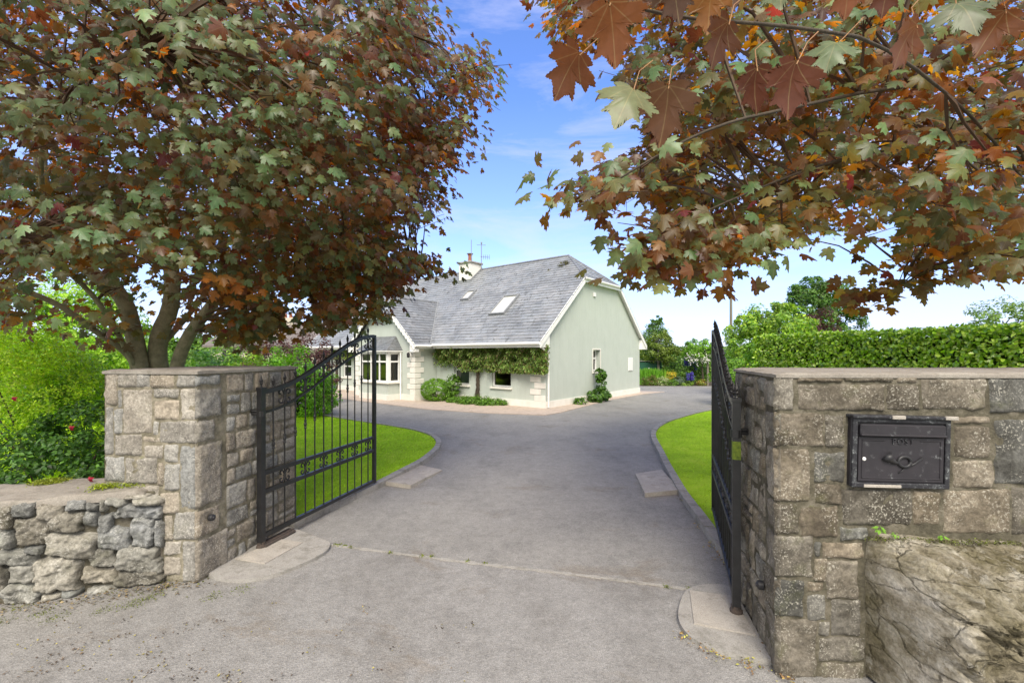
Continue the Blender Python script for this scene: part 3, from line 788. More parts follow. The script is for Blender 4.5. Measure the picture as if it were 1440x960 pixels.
# --- letter box, on the front face of the right wall
def letterbox():
    t = thing('letter_box', 'black wall letter box with horn emblem set in the right stone wall', 'letter box', (0, 0, 0))
    lb = Matrix.Translation(Vector((2.082, 2.366, 1.222))) @ Matrix.Rotation(math.radians(1.4), 4, Vector((0, 1, 0)))
    W, H = .262, .188
    t.matrix_world = lb
    mb = MB()
    mb.bbox((-W, 0, -H), (W, .14, H), .006)
    mb.build('case', 'letterbox_paint', t)
    mb = MB()
    for a, b in (((-W+.0, -.012, H-.028), (W, 0, H)), ((-W, -.012, -H), (W, 0, -H+.026)), ((-W, -.0115, -H), (-W+.026, 0, H)), ((W-.026, -.0115, -H), (W, 0, H))): mb.bbox(a, b, .005)
    mb.bbox((-W-.012, -.03, H-.004), (W+.012, .1, H+.012), .004)
    mb.build('frame', 'letterbox_worn', t)
    mb = MB(); mb.bbox((-W+.034, -.022, H-.095), (W-.034, -.001, H-.036), .006); mb.bbox((-W+.034, -.028, H-.099), (W-.034, -.004, H-.088), .003)
    mb.build('flap', 'letterbox_paint', t)
    mb = MB(); mb.bbox((-W+.034, -.008, -H+.034), (W-.034, -.001, H-.104), .004)
    x0, x1, z0, z1 = -W+.05, W-.05, -H+.05, H-.12
    for a, b in (((x0, z1-.005), (-.09, z1)), ((.10, z1-.005), (x1, z1)), ((x0, z0), (x1, z0+.005)), ((x0, z0), (x0+.005, z1)), ((x1-.005, z0), (x1, z1))):
        mb.bbox((a[0], -.012, a[1]), (b[0], -.006, b[1]), .0015)
    d = mb.build('door', 'letterbox_paint', t)
    # post horn in relief
    mb = MB(); c = Vector((.015, -.012, -.045))
    mb.tube([c+Vector((.033*math.cos(a), 0, .027*math.sin(a))) for a in [i*PI/12 for i in range(25)]], .0085, 8)
    mb.tube([c+Vector((-.028, 0, -.012)), c+Vector((-.055, 0, -.003)), c+Vector((-.085, 0, .014)), c+Vector((-.1, 0, .03))], [.006, .012, .021, .030], 10)
    mb.tube([c+Vector((.02, 0, -.024)), c+Vector((.05, 0, -.012)), c+Vector((.095, 0, .022))], [.007, .005, .0055], 8)
    mb.tube([c+Vector((0, 0, -.034)), c+Vector((-.012, 0, -.05)), c+Vector((-.03, 0, -.06))], .003, 6)
    mb.build('horn_emblem', 'black_plastic', d, smooth=True)
    cu = bpy.data.curves.new('post', 'FONT'); cu.body = 'POST'; cu.size = .042; cu.extrude = .003; cu.align_x = 'CENTER'; cu.space_character = 1.25
    to = bpy.data.objects.new('tmp', cu); COL.objects.link(to)
    me = bpy.data.meshes.new_from_object(to); bpy.data.objects.remove(to)
    me.materials.clear(); me.materials.append(M['letterbox_worn'])
    lo = bpy.data.objects.new('lettering', me); COL.objects.link(lo); lo.parent = d
    lo.rotation_euler = (PI/2, 0, 0); lo.location = (.005, -.0105, H-.140)
    mb = MB(); mb.lathe((-W+.062, -.006, -.035), [(.010, 0), (.010, .006), (.006, .009)], 14, (0, -1, 0)); mb.build('lock', 'white_upvc', d)
    for a, b in (((-.07, -.034, H-.006), (.0, -.02, H+.014)), ((W-.05, -.034, H-.004), (W+.018, -.02, H+.016)), ((-.2, -.0155, -H+.002), (-.0, -.01, -H+.018))):
        mb = MB(); mb.bbox(a, b, .003); mb.build('mortar_smear', 'pale_concrete', t)
letterbox()

# sensors on the piers
def sensor(F, u, z, label):
    p = F.P(u, z, .02); t = thing('gate_sensor', label, 'sensor', p)
    mb = MB(); mb.lathe((0, 0, 0), [(.026, 0), (.026, .02), (.024, .028), (.014, .034)], 16, F.n); mb.build('housing', 'black_plastic', t)
    mb = MB(); mb.lathe(F.n*.034, [(.012, 0), (.010, .004)], 14, F.n); mb.build('lens', 'letterbox_paint', t)
sensor(Fs, .096, .467, 'small round black sensor low on the corner of the left pier')
sensor(Gs, Gs.len-.193, .394, 'small round black sensor low on the right wall beside the gate')
# ------------------------------------------------------------------ gates
def smooth(t): t = max(0, min(1, t)); return t*t*(3-2*t)
def gate(loc, ang, LEN, label, hinge_dir, zoff=0):
    """leaf in local XZ plane, hinge at x=0"""
    t = thing('iron_gate', label, 'gate', loc, ang)
    top = lambda x: 1.385+.565*smooth(x/LEN)
    low = lambda x: top(x)-.185+.02*smooth(x/LEN)
    mb = MB(); mb.box((-.025, -.025, .04), (.025, .025, 1.40)); mb.box((-.03, -.03, 1.40), (.03, .03, 1.425)); mb.build('hinge_post', 'gate_iron', t)
    mb = MB(); mb.box((LEN-.02, -.02, .07), (LEN+.02, .02, 1.965)); mb.build('stile', 'gate_iron', t)
    def flatbar(f, h, w, nm):
        mb = MB(); n = 40; vs = []
        for i in range(n+1):
            x = .02+(LEN-.04)*i/n; z = f(x); vs += [(x, -w, z-h), (x, w, z-h), (x, w, z+h), (x, -w, z+h)]
        fs = [(4*i+k, 4*i+(k+1) % 4, 4*i+4+(k+1) % 4, 4*i+4+k) for i in range(n) for k in range(4)]
        mb.add(vs, fs); mb.build(nm, 'gate_iron', t)
    flatbar(top, .02, .019, 'top_rail'); flatbar(low, .011, .011, 'curved_rail')
    for z in (.655, .49): mb = MB(); mb.box((.0251, -.016, z-.018), (LEN-.0201, .016, z+.018)); mb.build('rail', 'gate_iron', t)
    mb = MB(); mb.box((.0251, -.018, .08), (LEN-.0201, .018, .115)); mb.build('bottom_rail', 'gate_iron', t)
    def spear(mb, x, z):
        mb.lathe((x, 0, z), [(.008, 0), (.013, .008), (.008, .016), (.008, .03), (.016, .04), (.009, .05), (.016, .066), (.010, .085), (.001, .115)], 6)
        mb.tube([(x-.020, 0, z+.062), (x-.012, 0, z+.05), (x, 0, z+.047), (x+.012, 0, z+.05), (x+.020, 0, z+.062)], .005, 5)
    for k in range(12):
        x = LEN*(k+1)/13
        mb = MB(); mb.tube([(x, 0, .11), (x, 0, top(x)+.02)], .0075, 6)
        cz_ = top(x)-.50
        mb.lathe((x, 0, cz_), [(.008, -.045), (.013, -.04), (.013, -.032), (.009, -.025), (.016, 0), (.009, .025), (.013, .032), (.013, .04), (.008, .045)], 8)
        b = mb.build('baluster', 'gate_iron', t)
        mb = MB(); spear(mb, x, top(x)+.015); mb.build('finial', 'gate_iron', b)
    for x, z in ((0, 1.42), ): mb = MB(); spear(mb, x, z); mb.build('finial', 'gate_iron', t)
    def cscroll(mb, cx, cz, s, sx, sz):
        pts = []
        for i in range(15):
            a = i/14*1.5*PI; r = .016*s*(1-.55*i/14)
            pts.append((cx+sx*(.024*s-r*math.cos(a)), 0, cz+sz*(.018*s+r*math.sin(a))))
        pts = [(cx, 0, cz)]+[(cx+sx*.004*s, 0, cz+sz*.012*s)]+pts
        mb.tube(pts, .0045*max(.8, s), 5)
    for k in range(1, 12, 2):
        x = LEN*(k+1)/13
        zt, zl = top(x)-.02, low(x)+.011; zc = (zt+zl)/2
        mb = MB()
        for sx in (-1, 1):
            for sz in (-1, 1): cscroll(mb, x, zc, 2.0, sx, sz)
        mb.lathe((x, 0, zc), [(.010, -.012), (.014, 0), (.010, .012)], 8)
        mb.build('scroll', 'gate_iron', t)
        mb = MB()
        for sx in (-1, 1):
            for sz in (-1, 1): cscroll(mb, x, .5725, 1.7, sx, sz)
        mb.lathe((x, 0, .5725), [(.010, -.012), (.014, 0), (.010, .012)], 8)
        mb.build('scroll', 'gate_iron', t)
    mb = MB(); hd = Vector(hinge_dir)
    mb.tube([Vector((0, 0, 1.19))+hd*.02, Vector((0, 0, 1.19))+hd*.13], .011, 8)
    mb.tube([Vector((0, 0, 1.21)), Vector((0, 0, 1.21))+hd*.09+Vector((0, 0, .004))], .014, 8)
    mb.lathe((0, 0, 1.165), [(.034, 0), (.034, .05)], 12); mb.build('hinge', 'gate_iron', t)
    mb = MB(); mb.lathe((0, 0, -.01+zoff), [(.04, 0), (.04, .03), (.032, .035), (.032, .06-zoff)], 12); mb.build('pivot', 'rust', t)
    return t
aL = math.atan2(.966, .257); aR = math.atan2(.938, .347)
gl_ = gate((-2.235, 3.93, .03), aL, 1.80, 'open left leaf of the black scrollwork iron gate, seen at a slant with lawn behind', Matrix.Rotation(-aL, 3, 'Z') @ Vector((-1, 0, 0)))
gr_ = gate((1.49, 2.93, .035), aR, 1.83, 'open right leaf of the black scrollwork iron gate, seen nearly edge on', Matrix.Rotation(-aR, 3, 'Z') @ Vector((1, 0, 0)))
# rusty bottom runner of the left leaf and algae patch on right post
mb = MB(); mb.box((.0, -.03, -.012), (.36, .03, .034)); mb.tube([(.0, -.035, .01), (.36, -.035, .01)], .018, 8); mb.build('bottom_guide', 'rust', gl_)
simple('algae', (.16, .22, .02), (.05, .08, .01), 40, .8, .3, 60)
mb = MB(); mb.box((-.0257, -.0257, 1.02), (.0257, .0257, 1.14)); mb.build('algae_patch', 'algae', gr_)
# ------------------------------------------------------------------ house  (local x = -u along front, y = v into the plot)
HA = math.atan2(-.622, .783)
H = thing('house', 'sage green bungalow with grey slate roof and skylights at the end of the drive', 'house', (1.08, 14.13, 0), HA)
LENH, DEP = 14.6, 7.6
SL, EZ, EV = .843, 2.14, -.5
def rz(v):
    return EZ+SL*(min(v, 7.6-v)-EV)
RZ = rz(3.8)
def wallpanel(mb, poly, holes, P, inn, depth=.1):
    """poly in (a,z); holes (a0,z0,a1,z1); P(a,z,o)"""
    xs = sorted(set([min(p[0] for p in poly), max(p[0] for p in poly)]+[h[0] for h in holes]+[h[2] for h in holes]))
    for x0, x1 in zip(xs, xs[1:]):
        strip = clip(clip(poly, 1, 0, x1), -1, 0, -x0)
        hs = sorted([h for h in holes if h[0] <= x0+1e-6 and h[2] >= x1-1e-6], key=lambda h: h[1])
        lo = -9
        for h in hs:
            q = clip(clip(strip, 0, 1, h[1]), 0, -1, -lo)
            if len(q) > 2: mb.add([P(a, z, 0) for a, z in q], [tuple(range(len(q)))])
            lo = h[3]
        q = clip(strip, 0, -1, -lo)
        if len(q) > 2: mb.add([P(a, z, 0) for a, z in q], [tuple(range(len(q)))])
    for (a0, z0, a1, z1) in holes:
        for (p, q) in (((a0, z0), (a1, z0)), ((a1, z0), (a1, z1)), ((a1, z1), (a0, z1)), ((a0, z1), (a0, z0))):
            mb.add([P(*p, 0), P(*q, 0), P(*q, depth), P(*p, depth)], [(0, 1, 2, 3)])
Pf = lambda v0: (lambda a, z, o: (a, v0+o, z))          # front facing panel at y=v0
Pg = lambda x0: (lambda a, z, o: (x0-o, a, z))          # right facing gable at x=x0
wmb = MB()
W1 = (-4.18, .62, -3.40, 1.85); W2 = (-2.28, .62, -1.43, 1.85)
W4 = (-11.95, .66, -11.2, 1.8); W5 = (-13.75, .66, -13.1, 1.8)
front_poly = [(-LENH, 0), (0, 0), (0, 2.46), (-LENH, 2.46)]
wallpanel(wmb, front_poly, [W1, W2, W4, W5, (-9.0, .1, -5.3, 2.2)], Pf(0), 1, .22)
gp = [(0, 0), (DEP, 0), (DEP, 2.46), (5.3, 4.42), (2.3, 4.42), (0, 2.46)]
GW = (3.17, 1.11, 3.75, 1.92)
wallpanel(wmb, gp, [GW], Pg(0), 1, .26)
wallpanel(wmb, gp, [], lambda a, z, o: (-LENH+o, a, z), 1)
wallpanel(wmb, [(-LENH, 0), (0, 0), (0, 2.46), (-LENH, 2.46)], [], lambda a, z, o: (a, DEP-o, z), 1)
# projecting gabled bay u 5.15..9.1
XR, XL, VP = -5.15, -9.10, -1.1
cgp = [(XL, 0), (XR, 0), (XR, 2.2), (-6.25, 3.2), (-7.98, 3.2), (XL, 2.2)]
wallpanel(wmb, cgp, [(-7.75, .1, -6.05, 1.85)], Pf(VP), 1, .2)
wallpanel(wmb, [(VP, 0), (0, 0), (0, 2.3), (VP, 2.15)], [], Pg(XR), 1)
wallpanel(wmb, [(VP, 0), (0, 0), (0, 2.3), (VP, 2.15)], [], lambda a, z, o: (XL+o, a, z), 1)
# square bay window under-sill walls
BX0, BX1, BV = -7.80, -6.0, -1.68
wmb.box((BX0, BV, 0), (BX1, BV+.12, .66)); wmb.box((BX0, BV+.12, 0), (BX0+.12, VP-.001, .66)); wmb.box((BX1-.12, BV+.12, 0), (BX1, VP-.001, .66))
wmb.build('wall', 'render_sage', H, fix=False)
# plinth
mb = MB(); t_ = .035; PH = .23
mb.box((XR+.035, -t_, -.02), (t_, 0, PH)); mb.box((0, 0, -.02), (t_, DEP, PH)); mb.box((-LENH, -t_, -.02), (XL-.035, 0, PH))
mb.box((BX1+t_, VP-t_, -.02), (XR+t_, VP, PH)); mb.box((XL-t_, VP-t_, -.02), (BX0-t_, VP, PH)); mb.box((XR, VP, -.02), (XR+t_, 0, PH)); mb.box((XL-t_, VP, -.02), (XL, 0, PH))
mb.box((BX0-t_, BV-t_, -.02), (BX1+t_, BV, PH)); mb.box((BX1, BV, -.02), (BX1+t_, VP, PH)); mb.box((BX0-t_, BV, -.02), (BX0, VP, PH))
mb.build('plinth', 'white_render', H)
# quoins
def quoin(a, b): mb = MB(); mb.bbox(a, b, .01); mb.build('quoin', 'white_render', H)
z = PH+.003; hq = .205; k = 0
while z+hq < 2.1:
    o = .0 if k % 2 == 0 else .17
    quoin((-.44-o, -.02, z), (-.018-o if k % 2 else .0, 0, z+hq-.02)); 
    w1, w2 = ((.42, .28) if k % 2 else (.26, .44))
    quoin((XR-w1, VP-.02, z), (XR+.02, VP+w2, z+hq-.02))
    quoin((XL-.02, VP-.02, z), (XL+w1, VP, z+hq-.02))
    quoin((-LENH, -.02, z), (-LENH+w1, 0, z+hq-.02))
    z += hq; k += 1
# windows
def window(P, a0, z0, a1, z1, mull=None, split=.45, sill=True, blind=None, rec=.09, bars=None):
    """P(a,z,o) with o into the wall"""
    def bx(mb, aa, ab, za, zb, oa, ob):
        p, q = P(aa, za, oa), P(ab, zb, ob); mb.bbox(p, q, .004)
    mb = MB(); w = .05
    bx(mb, a0+.001, a0+w, z0+.001, z1-.001, rec-.03, rec+.04); bx(mb, a1-w, a1-.001, z0+.001, z1-.001, rec-.03, rec+.04)
    bx(mb, a0+w, a1-w, z1-w, z1-.001, rec-.03, rec+.04); bx(mb, a0+w, a1-w, z0+.001, z0+w, rec-.03, rec+.04)
    zs = z0+(z1-z0)*split
    for m_ in (mull or []): bx(mb, m_-.025, m_+.025, z0+w, z1-w, rec-.027, rec+.037)
    ed = [a0+w]+[m_ for m_ in (mull or [])]+[a1-w]
    for i in range(len(ed)-1):
        lo, hi = ed[i]+(.025 if i else 0), ed[i+1]-(.025 if i < len(ed)-2 else 0)
        bx(mb, lo, hi, zs-.03, zs+.03, rec-.035, rec+.035)
    f = mb.build('window', 'white_upvc', H)
    for (p, q) in ((z0+w, zs-.03), (zs+.03, z1-w)):
        mb = MB(); mb.add([P(a0+w, p, rec+.01), P(a1-w, p, rec+.01), P(a1-w, q, rec+.01), P(a0+w, q, rec+.01)], [(0, 1, 2, 3)]); mb.build('pane', 'window_glass', f, fix=False)
    if sill:
        mb = MB(); bx(mb, a0-.06, a1+.06, z0-.07, z0, -.06, rec); mb.build('sill', 'white_render', f)
    if blind:
        mb = MB(); p, q = P(a0+.02, z1-(z1-z0)*blind, rec+.06), P(a1-.02, z1-.02, rec+.07); mb.box(p, q); mb.build('blind', 'cream_blind', f)
    return f
def net(P, a0, a1, z0, z1, o, mat, f):
    mb = MB(); n = 24; vs = []
    for i in range(n+1):
        a = a0+(a1-a0)*i/n
        for z in (z0, z1): vs.append(P(a, z, o+.02*math.sin(i*1.9)))
    mb.add(vs, [(2*i, 2*i+2, 2*i+3, 2*i+1) for i in range(n)]); mb.build('curtain', mat, f, smooth=True)
simple('net_curtain', (.42, .46, .44), (.36, .40, .38), 8, .9, .1)
f = window(Pf(0), *W1); net(Pf(0), -4.13, -3.45, .66, 1.35, .3, 'net_curtain', f)
f = window(Pf(0), *W2)
f = window(Pf(0), *W4); f = window(Pf(0), *W5)
window(Pg(0), *GW, split=.6, rec=.2, sill=False)
# white surround of gable window
mb = MB(); a0, z0, a1, z1 = GW
for p, q in (((.012, a0-.05, z0-.06), (0, a0, z1+.05)), ((.012, a1, z0-.06), (0, a1+.05, z1+.05)), ((.012, a0, z1), (0, a1, z1+.05)), ((.03, a0-.06, z0-.08), (-.2, a1+.06, z0))): mb.box(p, q)
mb.build('window_surround', 'white_render', H)
# bay window glazing
fz0, fz1 = .70, 1.80
f = window(Pf(BV), BX0+.06, fz0, BX1-.06, fz1, mull=[-7.1, -6.55], split=.70, sill=False, blind=.26, rec=.03)
net(Pf(BV), -7.7, -7.35, .75, 1.7, .3, 'cream_blind', f); net(Pf(BV), -6.5, -6.12, .75, 1.5, .35, 'curtain', f)
Pb = lambda a, z, o: (BX1-o, a, z)
window(Pb, BV+.09, fz0, VP-.04, fz1, split=.70, sill=False, rec=.03)
mb = MB(); mb.bbox((BX0-.05, BV-.07, .64), (BX1+.07, VP-.002, .70), .006); mb.build('bay_sill', 'white_render', H)
mb = MB(); mb.box((BX1-.075, BV-.01, .701), (BX1+.012, BV+.085, fz1)); mb.box((BX0-.012, BV-.01, .701), (BX0+.075, BV+.085, fz1)); mb.box((BX0, BV, .701), (BX0+.05, VP-.002, fz1))
mb.build('bay_post', 'white_upvc', H)
mb = MB(); mb.box((BX0-.1, BV-.1, fz1+.002), (BX1+.1, VP-.002, fz1+.09)); mb.build('bay_fascia', 'white_upvc', H)

# slates
def slates(name, P, poly, course=.18, w=.27, parent=H, tl=(.92, 1.08), lift=.016):
    """P(a,b,o): a across, b up the slope, o off the plane; convex poly (a,b)"""
    mb = MB(); b0 = min(p[1] for p in poly); b1 = max(p[1] for p in poly); r = 0; b = b0
    mb.add([P(a, c, -.02) for a, c in poly], [tuple(range(len(poly)))], (.4, .4, .4))
    a_min, a_max = min(p[0] for p in poly), max(p[0] for p in poly)
    while b < b1:
        q = clip(clip(poly, 0, 1, min(b+course*1.08, b1)), 0, -1, -b)
        a = a_min-(w/2 if r % 2 else 0)
        while a < a_max:
            s = clip(clip(q, 1, 0, a+w-.005), -1, 0, -a)
            if len(s) > 2:
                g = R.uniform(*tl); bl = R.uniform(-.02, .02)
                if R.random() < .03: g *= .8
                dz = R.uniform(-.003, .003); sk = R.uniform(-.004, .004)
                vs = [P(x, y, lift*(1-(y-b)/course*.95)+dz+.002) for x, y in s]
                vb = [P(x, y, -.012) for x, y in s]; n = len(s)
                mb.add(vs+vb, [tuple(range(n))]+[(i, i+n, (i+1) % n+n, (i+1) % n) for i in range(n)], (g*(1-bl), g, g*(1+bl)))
            a += w
        b += course; r += 1
    return mb.build(name, 'roof_slate', parent, fix=True)
cs = math.cos(math.atan(SL)); sn = math.sin(math.atan(SL))
VT = 3.8; SB = (VT-EV)/cs; vh = 2.30; sh = (vh-EV)/cs; zh = rz(vh)
OV = .16
roof_poly = [(-LENH-OV, 0), (OV, 0), (OV, sh), (-1.44, SB), (-LENH+1.44, SB), (-LENH-OV, sh)]
Pm = lambda a, b, o: (a, EV+b*cs-o*sn, EZ+b*sn+o*cs)
rf = slates('roof', Pm, roof_poly)
Pbk = lambda a, b, o: (a, DEP-EV-b*cs+o*sn, EZ+b*sn+o*cs)
slates('roof', Pbk, roof_poly)
# hip end (right and left): slope from z=zh at x=OV to ridge at x=-1.44
hl = math.hypot(1.44+OV, RZ-zh); hc, hs_ = (1.44+OV)/hl, (RZ-zh)/hl
hp = [(vh-.06, -.06), (7.6-vh+.06, -.06), (3.8, hl)]
slates('roof', lambda a, b, o: (OV-b*hc+o*hs_, a, zh+b*hs_+o*hc), hp, tl=(.75, 1.3))
slates('roof', lambda a, b, o: (-LENH-OV+b*hc-o*hs_, a, zh+b*hs_+o*hc), hp)
# cross gable roof
CX = -7.12; ce, cz0 = 2.22, 2.10; CS = .90; czr = cz0+CS*ce; cc_, cn_ = math.cos(math.atan(CS)), math.sin(math.atan(CS))
vf = VP-.22; ch = 1.32; zhc = cz0+CS*ch
vr = EV+(czr-EZ)/SL; ve = EV+(cz0-EZ)/SL; vfr = -.52
cp = [(vf, 0), (ve+.02, 0), (vr, ce/cc_), (vfr, ce/cc_), (vf, ch/cc_)]
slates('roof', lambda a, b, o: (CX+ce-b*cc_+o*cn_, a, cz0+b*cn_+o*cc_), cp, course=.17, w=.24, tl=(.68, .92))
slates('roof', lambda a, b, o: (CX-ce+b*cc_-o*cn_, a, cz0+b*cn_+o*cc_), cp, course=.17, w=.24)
ll = math.hypot(vfr-vf, czr-zhc); lc, lsn = (vfr-vf)/ll, (czr-zhc)/ll
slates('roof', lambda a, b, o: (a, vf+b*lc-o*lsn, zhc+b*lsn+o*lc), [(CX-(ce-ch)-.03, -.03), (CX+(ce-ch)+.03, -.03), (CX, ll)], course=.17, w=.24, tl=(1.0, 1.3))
# bay roof (little hipped slate roof)
bz = fz1+.10; bzt = bz+.55; ins = .42
bw0, bw1, bv0 = BX0-.14, BX1+.14, BV-.14
l1 = math.hypot(VP-bv0, bzt-bz); c1, s1 = (VP-bv0)/l1, (bzt-bz)/l1
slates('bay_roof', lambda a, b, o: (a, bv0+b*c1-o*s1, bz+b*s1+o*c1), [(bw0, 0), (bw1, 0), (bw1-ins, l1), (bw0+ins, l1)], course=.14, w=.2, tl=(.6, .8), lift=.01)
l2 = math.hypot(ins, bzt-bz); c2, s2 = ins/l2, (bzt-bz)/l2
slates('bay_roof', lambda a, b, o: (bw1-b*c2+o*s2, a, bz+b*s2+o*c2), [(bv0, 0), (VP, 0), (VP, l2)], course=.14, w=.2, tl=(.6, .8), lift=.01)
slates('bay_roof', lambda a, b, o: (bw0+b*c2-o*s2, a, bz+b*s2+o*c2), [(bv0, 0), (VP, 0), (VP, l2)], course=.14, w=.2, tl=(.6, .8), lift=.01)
mb = MB(); mb.box((bw0, bv0, bz-.05), (bw1, VP-.003, bz-.012)); mb.build('bay_gutter', 'white_upvc', H)
# ridge and hip tiles
mb = MB()
def ridge(p, q, r=.05, seg=.42):
    p, q = Vector(p), Vector(q); n = max(1, int((q-p).length/seg))
    for i in range(n):
        a, b = p.lerp(q, i/n), p.lerp(q, (i+.985)/n); mb.tube([a, b], [r*(1+.04*(i % 2)), r*(1+.04*(i % 2))], 6, True, (.8, .8, .82))
ridge((-1.44, 3.8, RZ+.01), (-LENH+1.44, 3.8, RZ+.01))
mb.build('ridge_tiles', 'roof_slate', H); mb = MB()
for sy in (vh, 7.6-vh):
    ridge((OV, sy, zh+.01), (-1.44, 3.8, RZ+.01), .035); ridge((-LENH-OV, sy, zh+.01), (-LENH+1.44, 3.8, RZ+.01), .035)
ridge((CX, vfr, czr), (CX, vr, czr), .04)
for s in (-1, 1): ridge((CX+s*(ce-ch), vf, zhc), (CX, vfr, czr), .03)
mb.build('hip_tiles', 'roof_slate', H)
mb = MB(); mb.tube([(CX+ce, ve, cz0+.02), (CX, vr, czr+.015)], .03, 6); mb.tube([(CX-ce, ve, cz0+.02), (CX, vr, czr+.015)], .03, 6); mb.build('valley_flashing', 'lead_flash', H)
# fascia, soffit, gutter, barge boards
mb = MB()
mb.box((XR+.30, EV+.02, EZ-.17), (OV-.03, EV+.05, EZ-.02)); mb.box((-LENH-OV, EV+.02, EZ-.17), (XL-.30, EV+.05, EZ-.02)); mb.box((-LENH, DEP-EV-.05, EZ-.17), (0, DEP-EV-.02, EZ-.02))
mb.box((XR+.30, EV+.05, EZ-.16), (0, -.001, EZ-.14)); mb.box((-LENH, EV+.05, EZ-.16), (XL-.30, -.001, EZ-.14)); mb.box((-LENH, DEP+.001, EZ-.16), (0, DEP-EV-.05, EZ-.14))
mb.box((CX+ce-.03, vf+.02, cz0-.14), (CX+ce, ve+.05, cz0)); mb.box((XR+.001, vf+.02, cz0-.13), (CX+ce-.03, -.0, cz0-.11))
mb.build('fascia', 'white_upvc', H)
def gutter(p, q):
    mb = MB(); mb.tube([p, q], .052, 10); mb.build('gutter', 'white_upvc', H)
gutter((XR+.32, EV-.03, EZ-.05), (OV-.02, EV-.03, EZ-.05)); gutter((-LENH-OV, EV-.03, EZ-.05), (XL-.32, EV-.03, EZ-.05)); gutter((CX+ce+.04, vf, cz0-.04), (CX+ce+.04, ve-.02, cz0-.04))
def barge(pts, d, up=.02, h=.19, scal=False, name='barge_board'):
    """board following pts (3D polyline), hanging down by h, thickness vector d"""
    mb = MB(); P_ = [Vector(p) for p in pts]
    for a, b in zip(P_, P_[1:]):
        n = 1 if not scal else 9
        for i in range(n):
            p, q = a.lerp(b, i/n), a.lerp(b, (i+1)/n)
            if scal:
                m = p.lerp(q, .5); m2 = Vector((0, 0, -h-.05)); e = Vector((0, 0, -h+.01))
                poly = [p+Vector((0, 0, up)), q+Vector((0, 0, up)), q+e, q.lerp(m, .5)+m2, m+m2*1.05, p.lerp(m, .5)+m2, p+e]
            else: poly = [p+Vector((0, 0, up)), q+Vector((0, 0, up)), q+Vector((0, 0, -h)), p+Vector((0, 0, -h))]
            mb.extr(poly, d)
    mb.build(name, 'white_upvc', H)
for X, d in ((OV-.03, (.03, 0, 0)), (-LENH-OV, (.03, 0, 0))):
    barge([(X, EV, EZ), (X, vh, zh)], d); barge([(X, DEP-EV, EZ), (X, 7.6-vh, zh)], d); barge([(X, vh, zh-.01), (X, 7.6-vh, zh-.01)], d, h=.14)
# boxed feet of the barge boards and soffits under the verge
mb = MB()
for y0, y1 in ((EV, 0.0), (DEP, DEP-EV)):
    zz = rz(0)-.04
    if y0 < 0: poly = [(y0, EZ-.17), (y1+.04, EZ-.17), (y1+.04, zz-.12), (y0, EZ-.02)]
    else: poly = [(y0-.04, EZ-.17), (y1, EZ-.17), (y1, EZ-.02), (y0-.04, zz-.12)]
    mb.extr([(.0, p[0], p[1]) for p in poly], (OV-.032, 0, 0))
for a, b in (((EV, EZ), (vh, zh)), ((DEP-EV, EZ), (7.6-vh, zh)), ((vh, zh), (7.6-vh, zh))):
    mb.add([(.0, a[0], a[1]-.10), (OV-.03, a[0], a[1]-.10), (OV-.03, b[0], b[1]-.10), (.0, b[0], b[1]-.10), (.0, a[0], a[1]-.08), (OV-.03, a[0], a[1]-.08), (OV-.03, b[0], b[1]-.08), (.0, b[0], b[1]-.08)], [(0, 1, 2, 3), (4, 5, 6, 7), (0, 1, 5, 4), (1, 2, 6, 5), (2, 3, 7, 6), (3, 0, 4, 7)])
mb.build('soffit', 'white_upvc', H)
mb = MB(); mb.tube([(OV+.04, vh-.02, zh-.02), (OV+.04, 7.6-vh+.02, zh-.02)], .045, 8); mb.build('gutter', 'white_upvc', H)
barge([(CX+ce, vf, cz0), (CX+ce-ch, vf, zhc)], (0, .03, 0), h=.17, scal=True)
barge([(CX-ce, vf, cz0), (CX-ce+ch, vf, zhc)], (0, .03, 0), h=.17, scal=True)
barge([(CX-ce+ch, vf, zhc-.01), (CX+ce-ch, vf, zhc-.01)], (0, .03, 0), h=.12)
mb = MB(); mb.box((CX+ce-.30, vf+.03, cz0-.26), (CX+ce, VP, cz0-.02)); mb.box((CX-ce, vf+.03, cz0-.26), (CX-ce+.30, VP, cz0-.02)); mb.build('barge_foot', 'white_upvc', H)
# downpipes
def pipe(pts, r=.034):
    mb = MB(); mb.tube(pts, r, 10)
    for z in (.35, 1.1, 1.8): mb.lathe((pts[-1][0], pts[-1][1], z), [(r+.008, 0), (r+.008, .03)], 10)
    mb.build('downpipe', 'white_upvc', H)
pipe([(.075, EV+.04, EZ-.1), (.075, -.05, EZ-.32), (.075, .05, EZ-.42), (.075, .05, .05)])
pipe([(BX1+.10, VP-.07, fz1+.02), (BX1+.10, VP-.07, .02)])
# skylights
def skylight(a0, a1, b0, b1, tilt=0):
    mb = MB(); fr = .07; hh = .09
    def bx(aa, ab, ba, bb, o0, o1):
        mb.add([Pm(a, b, o) for o in (o0, o1) for a, b in ((aa, ba), (ab, ba), (ab, bb), (aa, bb))], [(3, 2, 1, 0), (4, 5, 6, 7), (0, 1, 5, 4), (1, 2, 6, 5), (2, 3, 7, 6), (3, 0, 4, 7)])
    bx(a0, a0+fr, b0, b1, .0, hh); bx(a1-fr, a1, b0, b1, .0, hh); bx(a0+fr, a1-fr, b0, b0+fr, .0, hh); bx(a0+fr, a1-fr, b1-fr*1.6, b1, .0, hh+.02)
    f = mb.build('skylight', 'lead_flash', H)
    mb = MB(); mb.add([Pm(a, b, .06) for a, b in ((a0+fr, b0+fr), (a1-fr, b0+fr), (a1-fr, b1-fr*1.6), (a0+fr, b1-fr*1.6))], [(0, 1, 2, 3)]); mb.build('pane', 'skylight_glass', f, fix=False)
